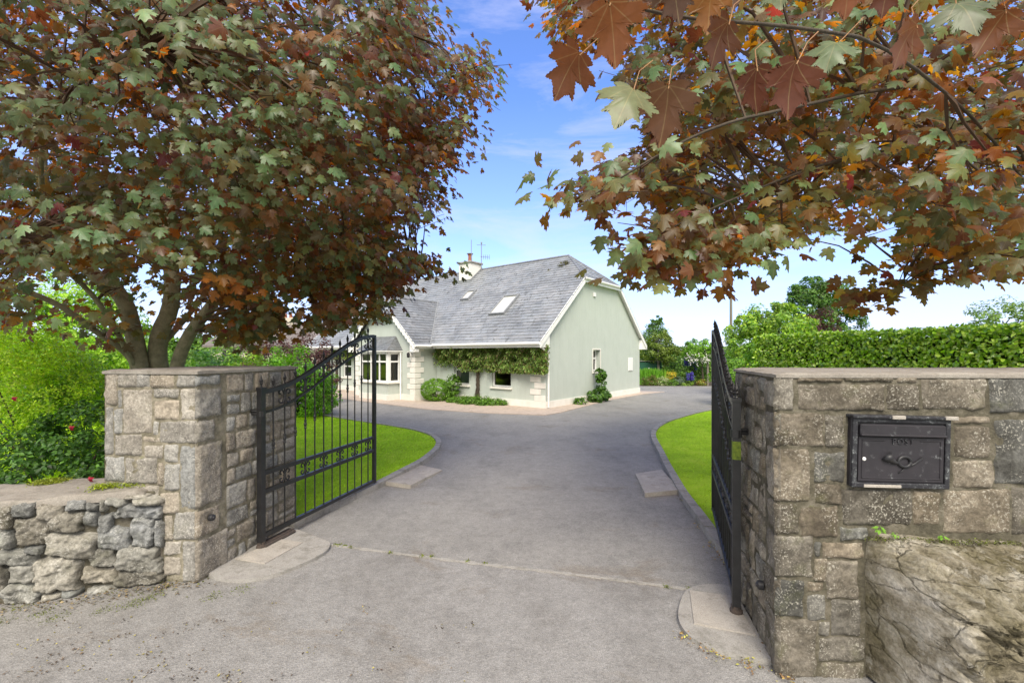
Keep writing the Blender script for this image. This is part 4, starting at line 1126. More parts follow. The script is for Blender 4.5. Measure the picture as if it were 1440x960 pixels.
skylight(-3.10, -2.33, (.76-EV)/cs, (1.72-EV)/cs); skylight(-5.62, -5.12, (1.76-EV)/cs, (2.30-EV)/cs)
# chimneys
def chimney(x0, x1, y0, y1, zt, pots, aerials=False):
    mb = MB(); mb.box((x0, y0, 4.6), (x1, y1, zt)); c = mb.build('chimney', 'white_render', H)
    mb = MB(); mb.bbox((x0-.07, y0-.07, zt+.001), (x1+.07, y1+.07, zt+.09), .02); mb.build('chimney_cap', 'concrete', c)
    mb = MB(); mb.box((x0-.03, y0-.05, rz(y0)-.15), (x1+.03, y0, rz(y0)+.12)); 
    for xx in (x0-.015, x1): mb.extr([(xx, y0, rz(y0)-.1), (xx, 3.8, RZ-.1), (xx, 3.8, RZ+.12), (xx, y0, rz(y0)+.12)], (.015, 0, 0))
    mb.build('flashing', 'lead_flash', c)
    for px_ in pots:
        mb = MB(); mb.lathe((px_, (y0+y1)/2, zt+.09), [(.11, 0), (.12, .04), (.095, .06), (.085, .34), (.11, .36), (.11, .40)], 14); p = mb.build('chimney_pot', 'terracotta', c)
        mb = MB(); mb.lathe((px_, (y0+y1)/2, zt+.50), [(.02, 0), (.15, .01), (.15, .03)], 12)
        for k in range(4): a = k*PI/2; mb.tube([(px_+.09*math.cos(a), (y0+y1)/2+.09*math.sin(a), zt+.48), (px_+.09*math.cos(a), (y0+y1)/2+.09*math.sin(a), zt+.52)], .01, 5)
        mb.build('cowl', 'metal_grey', c)
chimney(-6.95, -6.22, 3.0, 3.75, 5.98, [-6.6])
chimney(-13.4, -12.7, 3.3, 4.2, 6.25, [-13.2, -12.9])
mb = MB(); mb.tube([(-6.25, 3.1, 5.3), (-6.25, 3.1, 7.05)], .016, 6); mb.tube([(-6.25, 3.1, 5.6), (-6.30, 3.02, 5.62), (-6.32, 3.0, 5.78), (-6.25, 3.02, 5.85)], .008, 5); mb.build('aerial_mast', 'metal_grey', H)
mb = MB(); mb.tube([(-6.12, 3.65, 5.5), (-6.12, 3.65, 6.95)], .018, 6)
mb.tube([(-6.28, 3.5, 6.9), (-5.98, 3.8, 6.9)], .012, 5); mb.tube([(-6.15, 3.6, 6.35), (-5.82, 3.9, 6.32)], .012, 5)
for k in range(4): mb.tube([(-6.05+.07*k, 3.72+.06*k, 6.22), (-6.05+.07*k, 3.72+.06*k, 6.44)], .007, 4)
mb.lathe((-6.12, 3.65, 6.95), [(.03, 0), (.04, .05), (.01, .1)], 8)
mb.build('aerial', 'metal_grey', H)
# gable vent, meter box, wall lantern
mb = MB(); mb.bbox((0, 3.16, 3.92), (.05, 3.34, 4.08), .01); mb.build('alarm_box', 'white_upvc', H)
mb = MB(); mb.bbox((0, 6.35, 1.03), (.03, 6.80, 1.60), .008); mb.bbox((.03, 6.38, 1.06), (.036, 6.77, 1.57), .002); mb.build('meter_box', 'white_upvc', H)
mb = MB(); mb.tube([(XR-.12, VP-.02, 1.75), (XR-.12, VP-.10, 1.84), (XR-.12, VP-.20, 1.82)], .012, 6); mb.lathe((XR-.12, VP-.2, 1.62), [(.03, 0), (.055, .03), (.06, .15), (.03, .2)], 8); mb.build('wall_lantern', 'black_plastic', H)
# moss tuft on the roof
tag(cloud('roof_moss', [(Pm(-1.35, 4.9, .03), (.28, .12, .10)), (Pm(-1.75, 4.6, .02), (.18, .08, .06))], 500, .045, [(.10, .10, .03), (.06, .06, .02), (.16, .14, .05)], parent=H, clumps=14, up=.6, cr=.5), kind='stuff')

# ------------------------------------------------------------------ plants
def HW(x, y, z=0):
    return Vector((1.08+.783*x+.622*y, 14.13-.622*x+.783*y, z))
IV = [(.13, .23, .035), (.17, .29, .05), (.10, .17, .03), (.22, .28, .07), (.19, .15, .06)]
def climber(label, x0, x1, z0, z1, n, stem_x, stem_z, group=None):
    t = thing('climbing_plant', label, 'climbing plant', HW(stem_x, 0), HA)
    P = []; 
    while len(P) < n:
        x = R.uniform(x0, x1); z = R.uniform(z0-.12, z1); k = (x-x0)/(x1-x0)
        lo = z0+.24*nz((x*1.3, 0, 2), 1.7)+.16*nz((x, 1, 2), 6)-.25*R.random()**4+(.20*(1-k) if k < .3 else 0)-.16*smooth((k-.55)/.3)
        if z < lo: continue
        if min(x-x0, x1-x) < .12*abs(nz((x, z, 1), 6)): continue
        y = -.02-.36*R.random()*(.45+1.1*nz((x, z, 4), 3.5)+.3); P.append((x-stem_x, y, z))
    P = np.array(P); m = len(P)
    leaves('foliage', P, np.column_stack([NR.normal(0, .6, m), np.full(m, -1), NR.normal(.4, .5, m)]), np.column_stack([NR.normal(0, .5, m), np.full(m, -.4), np.full(m, -.6)]),
           NR.uniform(.05, .10, m), pick(IV, m, .3), 'green_leaf', t, tmpl_dia(.22))
    mb = MB()
    for k in range(4):
        pts = [(.06*math.sin(i*1.3+k*1.6)*(1-.04*i)+(.0 if i > 2 else -.06*(3-i)*(k % 2)), -.07-.035*math.cos(i*1.3+k*1.6), i*stem_z/9) for i in range(10)]
        mb.tube(pts, [.04-.002*i for i in range(10)], 7)
    for s in (-1, 1):
        mb.tube([(0, -.06, stem_z-.1), (s*.3, -.07, stem_z+.12), (s*.9, -.06, stem_z+.25), (s*1.8, -.06, stem_z+.35)], [.035, .025, .018, .01], 6)
    mb.build('stem', 'dark_bark', t, smooth=True)
climber('dense green climber trained under the eaves above the two right windows', -5.05, .18, 1.27, 2.08, 19000, -2.9, 1.45)
climber('green climber under the eaves at the far left end of the house', -13.6, -9.6, 1.62, 2.02, 4000, -12.4, 1.5)
GR = [(.10, .22, .02), (.14, .28, .03), (.08, .17, .02), (.17, .31, .04)]
def bush(name, label, cat, loc, blobs, n, size, cols, tpl=DIA, clumps=60, cr=.3, stem=True, mat='green_leaf', group=None, up=.5, shell=.55):
    t = thing(name, label, cat, loc, group=group)
    cloud('foliage', blobs, n, size, cols, mat, t, tpl, clumps, cr, up, shell)
    if stem:
        mb = MB(); zc = np.mean([b[0][2] for b in blobs]); 
        for k in range(5):
            b = blobs[k % len(blobs)]; p = Vector(b[0])+Vector((R.uniform(-.5, .5)*b[1][0], R.uniform(-.5, .5)*b[1][1], 0))
            mb.tube([(R.uniform(-.05, .05), R.uniform(-.05, .05), 0), (p.x*.4, p.y*.4, p.z*.5), tuple(p)], [.02, .014, .006], 5)
        mb.build('stem', 'dark_bark', t)
    return t
c = HW(-4.50, -.62)
bush('round_shrub', 'clipped round bright green shrub in the corner of the house wall', 'shrub', c, [((0, 0, .42), (.55, .5, .42))], 15000, .035, [(.15, .31, .02), (.19, .37, .03), (.12, .25, .02)], clumps=420, cr=.10, shell=.93)
c = HW(-3.85, -.42)
bush('leafy_shrub', 'small loose shrub beside the clipped round shrub', 'shrub', c, [((0, 0, .55), (.28, .22, .40)), ((.1, 0, .85), (.14, .14, .16))], 1300, .08, GR, clumps=40)
c = HW(-2.7, -.42)
bush('ground_cover_plant', 'low spreading green plant at the foot of the climber', 'plant', c, [((-.6, .45, .08), (.45, .25, .12)), ((0, 0, .10), (.6, .3, .14)), ((.6, -.42, .08), (.5, .25, .11))], 7000, .06, GR, clumps=240, cr=.45, stem=False)
c = HW(.32, 3.25)
bush('window_climber', 'green leafy climber under the small gable window', 'climbing plant', c, [((0, 0, .65), (.16, .2, .5)), ((-.05, 0, 1.0), (.2, .25, .22)), ((0, 0, .22), (.3, .42, .24)), ((-.35, -.42, .2), (.25, .3, .26))], 3200, .085, [(.07, .17, .02), (.12, .24, .03), (.05, .12, .015)], clumps=80, tpl=OVAL)
c = HW(.28, 1.75)
bush('leafy_weed', 'small leafy plant at the foot of the gable wall', 'plant', c, [((0, 0, .1), (.2, .22, .15))], 500, .07, [(.07, .17, .02), (.12, .24, .03)], clumps=16, stem=False)
# potted plants by the far windows
def potted(loc, mat, label, n, hgt):
    t = thing('potted_plant', label, 'potted plant', loc, group='potted plants by the far left windows')
    mb = MB(); mb.lathe((0, 0, 0), [(.10, 0), (.16, .28), (.18, .29), (.18, .32), (.15, .32)], 16); mb.build('pot', mat, t, smooth=False)
    cloud('foliage', [((0, 0, .32+hgt/2), (.26, .26, hgt/2))], n, .08, GR, 'green_leaf', t, DIA, 24, .45)
potted(HW(-12.15, -.9), 'terracotta', 'bushy potted plant left of the blue pot, by the far windows', 600, .55)
potted(HW(-11.3, -.9), 'blue_glaze', 'plant in a blue glazed pot by the far windows', 500, .5)
# ------------------------------------------------------------------ the two big maples
TOPC = [(.095, .17, .08), (.13, .215, .11), (.08, .14, .06), (.10, .15, .07), (.17, .25, .15), (.13, .085, .045), (.115, .19, .10), (.18, .085, .03), (.12, .11, .06), (.10, .16, .085), (.11, .05, .045), (.075, .12, .06)]
UNDC = [(.15, .058, .024), (.20, .08, .022), (.12, .042, .026), (.28, .13, .02), (.12, .07, .032), (.13, .11, .05), (.32, .12, .018)]
def project(P):
    y = np.maximum(P[:, 1], .05)
    return np.column_stack([720+620*P[:, 0]/y, 498-620*(P[:, 2]-1.75)/y]), P[:, 1] > .3
def maple(name, label, base, cen, rad, nclump, per, mask, holes, limbs, seedn, near=None, minY=1.5, limb_r=.08, und=UNDC, keep=.25, fo=.45, bk='bark', lsz=1.0, extra=()):
    t = thing(name, label, 'maple tree', base)
    b = np.array(base)
    # clump centres within the crown volume, thinned where the sky shows through
    C_ = []
    cen = np.array(cen); rad = np.array(rad)
    while len(C_) < nclump:
        d = ball(4000, .28); p = cen+d*rad
        uv, fr = project(p); inf = fr & (uv[:, 0] > -60) & (uv[:, 0] < 1500) & (uv[:, 1] > -60)
        ok = ~inf | inpoly(uv, mask)
        ok &= np.linalg.norm(p*np.array([1, 1, 0])+np.array([0, 0, 0]), axis=1) > minY
        for hx, hy, hr, pr in holes:
            ok &= ~((np.hypot(uv[:, 0]-hx, uv[:, 1]-hy) < hr) & (NR.random(len(p)) < pr))
        # fewer clumps outside the photographed part
        ok &= inf | (NR.random(len(p)) < keep)
        C_ += [x for x in p[ok]]
    C_ = np.array(C_[:nclump-len(extra)]+[np.array(x) for x in extra])
    N_ = nclump*per; ci = np.repeat(np.arange(nclump), per)
    ax = C_[ci]-np.array([b[0], b[1], 0]); ax[:, 2] = 0; out = unit(ax)
    off = np.clip(NR.normal(0, 1, (N_, 3)), -1.8, 1.8)*np.array([.19, .19, .06])
    pos = C_[ci]+off
    uv, fr = project(pos)
    big = [(max(x[0] for x in mask), 0)]
    outd = unit(off*np.array([1, 1, .3])+out*.06)
    vo = unit(C_[ci]-cen)*np.array([1, 1, .25])
    nrm = np.array([0, -.62, .62])+vo*fo+outd*.4+NR.normal(0, .40, (N_, 3))
    tip = outd*1.0+vo*.3+np.array([0, -.1, -.45])+NR.normal(0, .35, (N_, 3))
    size = NR.uniform(.07, .14, N_)*lsz
    keepm = np.ones(N_, bool)
    for hx, hy, hr, pr in holes:
        keepm &= ~((np.hypot(uv[:, 0]-hx, uv[:, 1]-hy) < hr*.9) & (NR.random(N_) < pr*.8))
    GRN = [tuple(np.array(TOPC[i])*(.92, 1.08, .92)) for i in (0, 1, 2, 3, 4, 6, 9, 11)]; BRZ = [TOPC[i] for i in (5, 7, 8, 10, 3)]+[(.15, .075, .03), (.10, .05, .03)]
    cuv, cfr = project(C_); pg = np.interp(cuv[:, 0], [200, 420, 600, 800, 1000, 1440], [.85, .7, .35, .5, .6, .6])
    outer = np.linalg.norm((C_-cen)/rad, axis=1); gclump = NR.random(len(C_)) < pg*np.interp(outer, [.3, .9], [.5, 1.1])
    gl = gclump[ci] ^ (NR.random(N_) < .15)
    t1 = np.where(gl[:, None], pick(GRN, N_, .25), pick(BRZ, N_, .25)); t2 = pick(und, N_, .3)
    inl = fr & (uv[:, 0] > 0) & (uv[:, 0] < 1440) & (uv[:, 1] > 0)
    keepm &= ~inl | inpoly(uv, mask) | (NR.random(N_) < .30) | (ci >= nclump-len(extra))
    red = NR.random(N_) < .012; t1[red] = (.13, .03, .04); t2[red] = (.22, .04, .06)
    orange = (NR.random(nclump) < .025)[ci]; t1[orange] = pick([(.38, .13, .02)], int(orange.sum()), .2)
    pos, nrm, tip, size, t1, t2 = [a[keepm] for a in (pos, nrm, tip, size, t1, t2)]
    if near is not None:
        p2, n2, d2, s2 = near
        lc_ = leaves('leaf_cluster', p2, n2, d2, s2, pick([(.16, .22, .12), (.13, .18, .1)], len(p2), .1), 'maple_leaf', t, tmpl_maple_hi(), pick([(.14, .055, .028), (.17, .065, .026), (.12, .045, .03), (.20, .09, .03), (.11, .06, .04)], len(p2), .2)); lc_.location = -Vector(base); lc_['kind'] = 'stuff'; lc_.data.polygons.foreach_set('use_smooth', [True]*len(lc_.data.polygons))
    leaves('crown', pos, nrm, tip, size, t1, 'maple_leaf', t, MAPLE, t2).location = -Vector(base)
    # wood
    mb = MB(); nodes = []
    for pts, r0, r1 in limbs:
        r0 *= .82
        q = smooth_line3([pts[0]]+[Vector(p)+Vector((R.gauss(0,.03),R.gauss(0,.03),R.gauss(0,.03))) for p in pts[1:]], 2); n = len(q)
        mb.tube(q, [r0+(r1-r0)*i/(n-1) for i in range(n)], 9)
        nodes += [(Vector(p), r0+(r1-r0)*i/(n-1)) for i, p in enumerate(q) if i > n*.3]
    w = mb.build('trunk', bk, t, smooth=True); w.location = -Vector(base)
    mb = MB(); NP = np.array([tuple(p) for p, r in nodes])
    for c in C_[::2]:
        dd = np.linalg.norm(NP-c, axis=1)+np.maximum(0, NP[:, 2]-c[2])*.6; i = int(dd.argmin()); s = Vector(NP[i]); e = Vector(c)
        ln = (e-s).length
        if ln > 1.7 or min((e-Vector((0, 0, 1.75))).length, (s-Vector((0, 0, 1.75))).length) < 2.3: continue
        mid = s.lerp(e, .5)+Vector((R.uniform(-.1, .1), R.uniform(-.1, .1), .10))*ln
        mb.tube([s, s.lerp(mid, .5)+Vector((0, 0, .02)), mid, mid.lerp(e, .6), e], [min(.012, nodes[i][1]*.5), .009, .006, .0045, .003], 4, False)
        for k in range(3):
            e2 = e+Vector((R.gauss(0, .16), R.gauss(0, .16), R.gauss(0, .07))); mb.tube([mid.lerp(e, .7), e2], [.005, .0025], 3, False)
    if near is not None:
        ms = MB()
        for p in near[0]: q = Vector(p)-Vector(base); k = R.uniform(-.02, .05); ms.tube([q+Vector((0, 0, -.01)), q+Vector((.01+k, .01, .05)), q+Vector((.05+k, .03, .09))], [.0016, .0013, .0016], 5, False)
        so_ = ms.build('leaf_stalk', 'stalk', t); so_['kind'] = 'stuff'
    w = mb.build('branches', 'twig', t); w.location = -Vector(base)
    # hanging seed keys
    n = seedn; ci = NR.integers(0, nclump, n); P_ = np.repeat(C_[ci], 14, axis=0)+NR.normal(0, .035, (n*14, 3))-np.array([0, 0, .06]); m = len(P_)
    tt = pick([(.45, .42, .08), (.50, .38, .12), (.5, .16, .10), (.38, .44, .08)], m, .15)
    sds = leaves('seed_keys', P_, NR.normal(0, 1, (m, 3)), np.column_stack([NR.normal(0, .6, (m, 2)), -np.ones(m)]), NR.uniform(.025, .04, m), tt, 'petal', t, tmpl_dia(.2)); sds.location = -Vector(base); sds['kind'] = 'stuff'
    return t
def smooth_line3(pts, it):
    pts = [Vector(p) for p in pts]
    for _ in range(it):
        q = [pts[0]]
        for a, b in zip(pts, pts[1:]): q += [a*.75+b*.25, a*.25+b*.75]
        pts = q+[pts[-1]]
    return pts
exL = [tuple(PX(*q)) for q in ((600,375,5.6),(622,380,5.7),(582,366,5.5),(560,380,5.4),(540,402,5.3),(522,425,5.2),(500,440,5.1),(470,452,5.0),(448,452,4.9),(560,335,5.7),(600,292,5.9),(618,255,6),(636,218,6.1),(655,180,6.1),(672,135,6.2),(682,100,6.2),(662,92,6.0),(640,125,6),(618,150,5.8),(612,40,5.8),(592,20,5.6),
    (430,402,5),(402,425,4.9),(388,452,4.8),(366,462,4.8),(340,470,4.9),(560,60,5.4),(600,80,5.6),(580,200,5.6),(560,240,5.5),(540,350,5.3),(500,400,5.1),(520,375,5.2),(480,420,5.0),(590,312,5.8),(600,235,5.9))]
exR = [tuple(PX(q[0], q[1]-14, q[2])) for q in ((830,268,2.7),(818,285,2.7),(870,252,2.7),(900,258,2.8),(885,385,2.9),(905,365,2.9),(935,378,2.9),(962,398,2.95),(985,402,3),(920,335,2.9),(1060,358,3.1),(1040,340,3),(1240,432,4.1),(1262,415,4),(1300,400,4),(1350,398,4),(1230,418,4.2),(1280,380,4),(990,350,3),(1010,370,3),(955,355,3),(1100,335,3.1),(850,300,2.8),(1400,395,3.8),(1320,370,3.9))]
TB = (-4.3, 5.25, .05)
lb_ = Vector((-4.3, 5.25, .05))
limbsL = [
 ([lb_, PX(205, 540, 5.2), PX(198, 470, 5.2), PX(168, 415, 5.1), PX(118, 375, 4.9), PX(68, 320, 4.7), PX(48, 240, 4.6), PX(45, 120, 4.7)], .13, .045),
 ([lb_+Vector((.1, 0, 0)), PX(222, 540, 5.3), PX(226, 480, 5.3), PX(240, 420, 5.35), PX(240, 340, 5.4), PX(238, 240, 5.5), PX(260, 110, 5.6), PX(300, 0, 5.7)], .14, .05),
 ([lb_+Vector((.2, 0, 0)), PX(240, 530, 5.2), PX(262, 475, 5.15), PX(305, 425, 5.2), PX(325, 380, 5.2), PX(338, 320, 5.3), PX(372, 240, 5.5), PX(430, 120, 5.8)], .10, .035),
 ([PX(192, 520, 5.15), PX(180, 490, 5.0), PX(140, 468, 4.8), PX(80, 430, 4.5), PX(0, 405, 4.2), PX(-60, 400, 4.1)], .05, .02),
 ([PX(192, 520, 5.15), PX(150, 440, 4.6), PX(100, 395, 4.2), PX(50, 350, 3.8), PX(0, 330, 3.5)], .035, .015),
 ([PX(232, 480, 5.3), PX(270, 440, 5.6), PX(300, 390, 5.9), PX(340, 350, 6.2), PX(430, 330, 6.6)], .045, .015),
 ([PX(300, 430, 5.2), PX(350, 400, 5.4), PX(420, 390, 5.6), PX(500, 390, 5.9), PX(590, 395, 6.0)], .035, .010),
 ([PX(330, 340, 5.3), PX(400, 280, 5.5), PX(500, 210, 5.9), PX(590, 170, 6.2), PX(670, 110, 6.3)], .035, .008),
 ([PX(240, 250, 5.4), PX(330, 150, 4.8), PX(430, 80, 4.6), PX(540, 40, 4.6)], .04, .01),
 ([PX(60, 280, 4.6), PX(40, 200, 4.0), PX(100, 120, 3.4), PX(200, 60, 3.0)], .03, .01),
 ([PX(240, 350, 5.4), PX(235, 380, 5.9), PX(150, 340, 6.6), PX(60, 330, 7.2)], .04, .01)]
maskL = [(-70, -70), (590, -70), (592, 0), (600, 50), (625, 75), (650, 72), (690, 65), (697, 90), (685, 140), (665, 165), (655, 200), (635, 200), (640, 225), (615, 245), (632, 290), (600, 305), (575, 330), (560, 345), (600, 360), (640, 372), (632, 395), (600, 400), (560, 400), (555, 425), (540, 455), (500, 462), (470, 475), (440, 462), (425, 435), (418, 412), (408, 440), (392, 480), (370, 470), (350, 500), (318, 495), (300, 470), (250, 480), (215, 460), (180, 500), (120, 490), (60, 470), (30, 500), (-70, 500)]
holesL = [(215, 455, 28, .9), (205, 395, 30, .92), (220, 425, 20, .9), (290, 420, 22, .75), (215, 480, 22, 1), (265, 470, 22, .8), (150, 225, 18, .8), (85, 395, 30, .6), (130, 385, 28, .6), (175, 430, 24, .75), (420, 440, 26, .8), (580, 280, 30, .4), (600, 328, 20, .7), (255, 385, 26, .8),
    (90, 450, 70, .62), (35, 225, 16, .7), (160, 480, 40, .6), (600, 130, 18, .6), (560, 110, 14, .6), (490, 150, 10, .6), (520, 240, 14, .6), (300, 370, 16, .7), (190, 350, 16, .6), (640, 140, 12, .5)]
maple('maple_tree', 'multi-stemmed purple-green maple rising behind the left stone pier', TB, (-4.0, 5.2, 4.7), (3.75, 3.5, 3.1), 1350, 34, maskL, holesL, limbsL, 46, minY=1.9, extra=exL, lsz=.74)

# right maple: trunk stands outside the frame, boughs hang over the gate
near_px = [(800, 118, 1.15, .19), (842, 48, 1.05, .20), (875, 170, 1.1, .19), (830, 10, 1.2, .16), (925, 165, 1.15, .21), (1010, 75, 1.15, .17), (1050, 140, 1.1, .15), (1105, 130, 1.05, .18), (1160, 105, 1.2, .15), (1275, 80, 1.1, .16), (1330, 50, 1.15, .17), (930, 10, 1.2, .17), (985, 30, 1.25, .16),
    (1240, 10, 1.3, .15), (1400, 60, 1.3, .18), (1085, 10, 1.15, .18), (890, 25, 1.3, .15), (1180, 5, 1.2, .16), (1390, 5, 1.3, .16), (1020, 5, 1.3, .15)]
npos, nn, nd, ns = [], [], [], []
for i, (px, py, Y, s) in enumerate(near_px):
    p = PX(px+15, py-45, Y); npos.append(tuple(p))
    lr = R.uniform(-.5, .25); nd.append((lr, R.uniform(-.1, .3), -1)); nn.append((R.uniform(-.7, .7), (.9 if R.random() < .8 else -.9)+R.uniform(-.3, .3), .5)); ns.append(s*.68)
near = (np.array(npos), np.array(nn), np.array(nd), np.array(ns))
RB = (5.6, 4.3, .05); rb_ = Vector(RB)
limbsR = [
 ([rb_, rb_+Vector((-.05, 0, 1.0)), rb_+Vector((-.1, 0, 2.0)), rb_+Vector((.1, .1, 3.5)), rb_+Vector((0, 0, 5.5)), rb_+Vector((.2, .2, 7.5))], .19, .05),
 ([rb_+Vector((-.08, 0, 1.7)), PX(1480, 200, 4.0), PX(1380, 195, 3.6), PX(1250, 215, 3.2), PX(1140, 230, 3.0), PX(1000, 290, 2.9), PX(900, 350, 2.9)], .018, .004),
 ([rb_+Vector((-.1, 0, 2.2)), PX(1400, 120, 3.4), PX(1250, 120, 2.8), PX(1120, 140, 2.5), PX(1000, 190, 2.4), PX(900, 235, 2.5), PX(830, 270, 2.6)], .018, .004),
 ([rb_+Vector((-.1, 0, 2.6)), Vector((3.4, 3.0, 3.2)), PX(1250, 60, 1.9), PX(1100, 30, 1.5), PX(960, 25, 1.3), PX(820, 10, 1.2)], .012, .003),
 ([rb_+Vector((0, 0, 1.5)), PX(1420, 300, 4.4), PX(1340, 340, 4.2), PX(1260, 400, 4.2)], .02, .004),
 ([rb_+Vector((0, 0, 2.4)), PX(1300, 150, 4.6), PX(1150, 180, 4.8), PX(1000, 260, 4.9)], .02, .004),
 ([rb_+Vector((0, 0, 3.2)), rb_+Vector((1.5, .6, 4.2)), rb_+Vector((2.6, 1, 5))], .06, .02), ([rb_+Vector((0, 0, 3.0)), rb_+Vector((-.3, -1.5, 4)), rb_+Vector((-.4, -2.6, 4.6))], .06, .02)]
maskR0 = [(775, -70), (770, 40), (800, 60), (880, 90), (870, 120), (930, 150), (880, 205), (830, 230), (808, 262), (820, 300), (850, 290), (905, 270), (925, 300), (895, 340), (870, 372), (885, 390), (960, 395), (975, 415), (985, 395), (1010, 380), (1060, 375), (1065, 350), (1110, 352), (1150, 322), (1210, 335), (1250, 290), (1280, 320), (1265, 355), (1300, 375), (1350, 365), (1400, 360), (1440, 375), (1560, 400), (1560, -70)]
maskR = [(x, y-8 if y > 330 else y) for x, y in maskR0]
holesR = [(825, 385, 62, 1.0), (1100, 20, 14, .8), (950, 95, 20, .7), (900, 60, 18, .7), (1060, 175, 18, .6), (1100, 200, 12, .7), (890, 285, 22, .8), (1005, 240, 10, .6), (1230, 180, 10, .6), (1240, 200, 10, .7), (1270, 225, 10, .5), (950, 300, 10, .6), (1330, 360, 16, .5), (1180, 290, 18, .5), (840, 100, 40, .9), (880, 185, 30, .9), (1060, 90, 14, .6), (1000, 120, 12, .6), (1225, 60, 12, .5)]
UNDR = UNDC+[(.34, .20, .02), (.30, .15, .02), (.38, .25, .03)]
maple('maple_tree', 'purple-green maple whose boughs hang in from the right above the wall', RB, (5.2, 4.3, 5.2), (5.0, 3.4, 3.9), 1050, 26, maskR, holesR, limbsR, 40, near, minY=2.05, und=UNDR, keep=.12, fo=.15, bk='dark_bark', lsz=.86, extra=exR)
# ------------------------------------------------------------------ background garden
def tree(name, label, cat, loc, h, blobs, n, size, cols, r0=.12, clumps=120, cr=.28, tpl=DIA, group=None, bark='dark_bark', top=None, shell=.5, mat='green_leaf'):
    t = thing(name, label, cat, loc, group=group)
    cloud('crown', blobs, n, size, cols, mat, t, tpl, clumps, cr, .5, shell)
    mb = MB(); zc = top or max(b[0][2] for b in blobs)
    branchy(mb, (0, 0, 0), (0, 0, zc), r0, [tuple(Vector(b[0])+Vector((R.uniform(-.5, .5)*b[1][0], R.uniform(-.5, .5)*b[1][1], R.uniform(-.2, .4)*b[1][2]))) for b in blobs for _ in range(4)])
    mb.build('trunk', bark, t); return t
def at(px, Y): return Vector(((px-720)/620*Y, Y, -.03))
YG = [(.30, .44, .04), (.37, .48, .05), (.23, .37, .04), (.42, .5, .07)]
DG = [(.06, .15, .02), (.085, .19, .03), (.07, .125, .02), (.11, .22, .035)]
MG = [(.13, .26, .03), (.18, .33, .04), (.10, .20, .025), (.22, .36, .06)]
PU = [(.09, .035, .045), (.12, .05, .06), (.07, .03, .035), (.14, .07, .06)]
tree('maple_tree', 'rounded yellow-green tree behind the right gate leaf', 'tree', at(1082, 18), 4, [((0, 0, 2.7), (1.6, 1.5, 1.15)), ((-.7, 0, 2.0), (1.1, 1.2, .9)), ((.7, 0, 2.3), (1.2, 1.2, .9)), ((.2, .2, 3.4), (.8, .8, .55)), ((-.9, -.2, 2.9), (.7, .7, .5))], 16000, .12, YG[:3]+MG, .12, 170, .2)
tree('tall_tree', 'large dark green tree rising behind the clipped hedge', 'tree', at(1150, 40), 9, [((0, 0, 6.2), (3.1, 3, 2.4)), ((-1.6, 0, 5.0), (2.2, 2, 2.2)), ((1.9, 0, 4.6), (2.1, 2, 2.2)), ((-.7, 0, 7.5), (1.8, 1.6, 1.2)), ((1.0, 0, 7.2), (1.5, 1.5, 1.1)), ((.3, 0, 3.2), (3.4, 2.5, 2))], 24000, .24, DG+[(.10, .2, .03)], .3, 230, .18)
tree('purple_tree', 'small dark purple tree between the yellow-green tree and the hedge', 'tree', at(1152, 26), 4, [((0, 0, 3.3), (1.0, .9, 1.15)), ((.4, 0, 2.6), (1.1, .9, .9))], 5000, .12, PU, .08, 60, .3)
tree('broadleaf_tree', 'olive green tree with a pale trunk just right of the house gable', 'tree', at(926, 27), 3.4, [((0, 0, 2.35), (1.0, 1, .8)), ((-.3, 0, 1.9), (1.0, 1, .65)), ((.4, 0, 1.9), (.9, .9, .7)), ((0, 0, 3.0), (.6, .6, .4))], 9000, .10, [(.15, .22, .03), (.2, .27, .04), (.1, .16, .02)], .10, 110, .22, bark='pole_wood')
t = tree('conifer', 'dark pointed conifer top behind the olive green tree', 'tree', at(921, 30), 4.3, [((0, 0, 2.6), (.95, .9, 1.2)), ((.05, 0, 3.5), (.55, .5, .55)), ((.25, 0, 4.1), (.22, .2, .35)), ((-.25, 0, 3.9), (.22, .2, .3))], 5000, .12, DG, .1, 90, .3)
tree('garden_tree', 'pale green tree crown above the hedge at the far right', 'tree', at(1412, 20), 4, [((0, 0, 3.1), (1.6, 1.5, 1.15)), ((-.8, 0, 2.6), (1, 1, .8)), ((.7, 0, 3.3), (1, 1, .8))], 6000, .13, [(.16, .25, .06), (.2, .28, .09), (.12, .2, .05)], .1, 80, .25)
tree('leafy_shrub', 'bright green leafy shrub behind the right gate beside the wall', 'shrub', at(1045, 15), 2.4, [((0, 0, 1.5), (.8, .7, .75)), ((-.5, 0, 1.1), (.6, .6, .7)), ((.6, 0, 1.2), (.7, .6, .7)), ((0, 0, .6), (.9, .7, .6))], 7000, .09, [(.13, .28, .02), (.18, .34, .03), (.09, .2, .02)], .06, 90, .25)
tree('flowering_standard', 'bright green standard climber with white flowers and pale post by the bed', 'shrub', at(988, 24.8), 2.9, [((0, 0, 2.2), (.95, .8, .5)), ((-.3, 0, 1.8), (.75, .7, .45)), ((.5, 0, 1.8), (.7, .6, .5))], 7000, .10, [(.15, .31, .02), (.2, .38, .03), (.1, .23, .02)], .06, 90, .22)
p_ = at(995, 24.7); mb = MB(); mb.bbox((p_.x-.05, p_.y-.05, -.03), (p_.x+.05, p_.y+.05, 1.5), .01); tag(mb.build('garden_post', 'pole_wood'), 'pale wooden post in the flower bed beside the right gate', 'post')
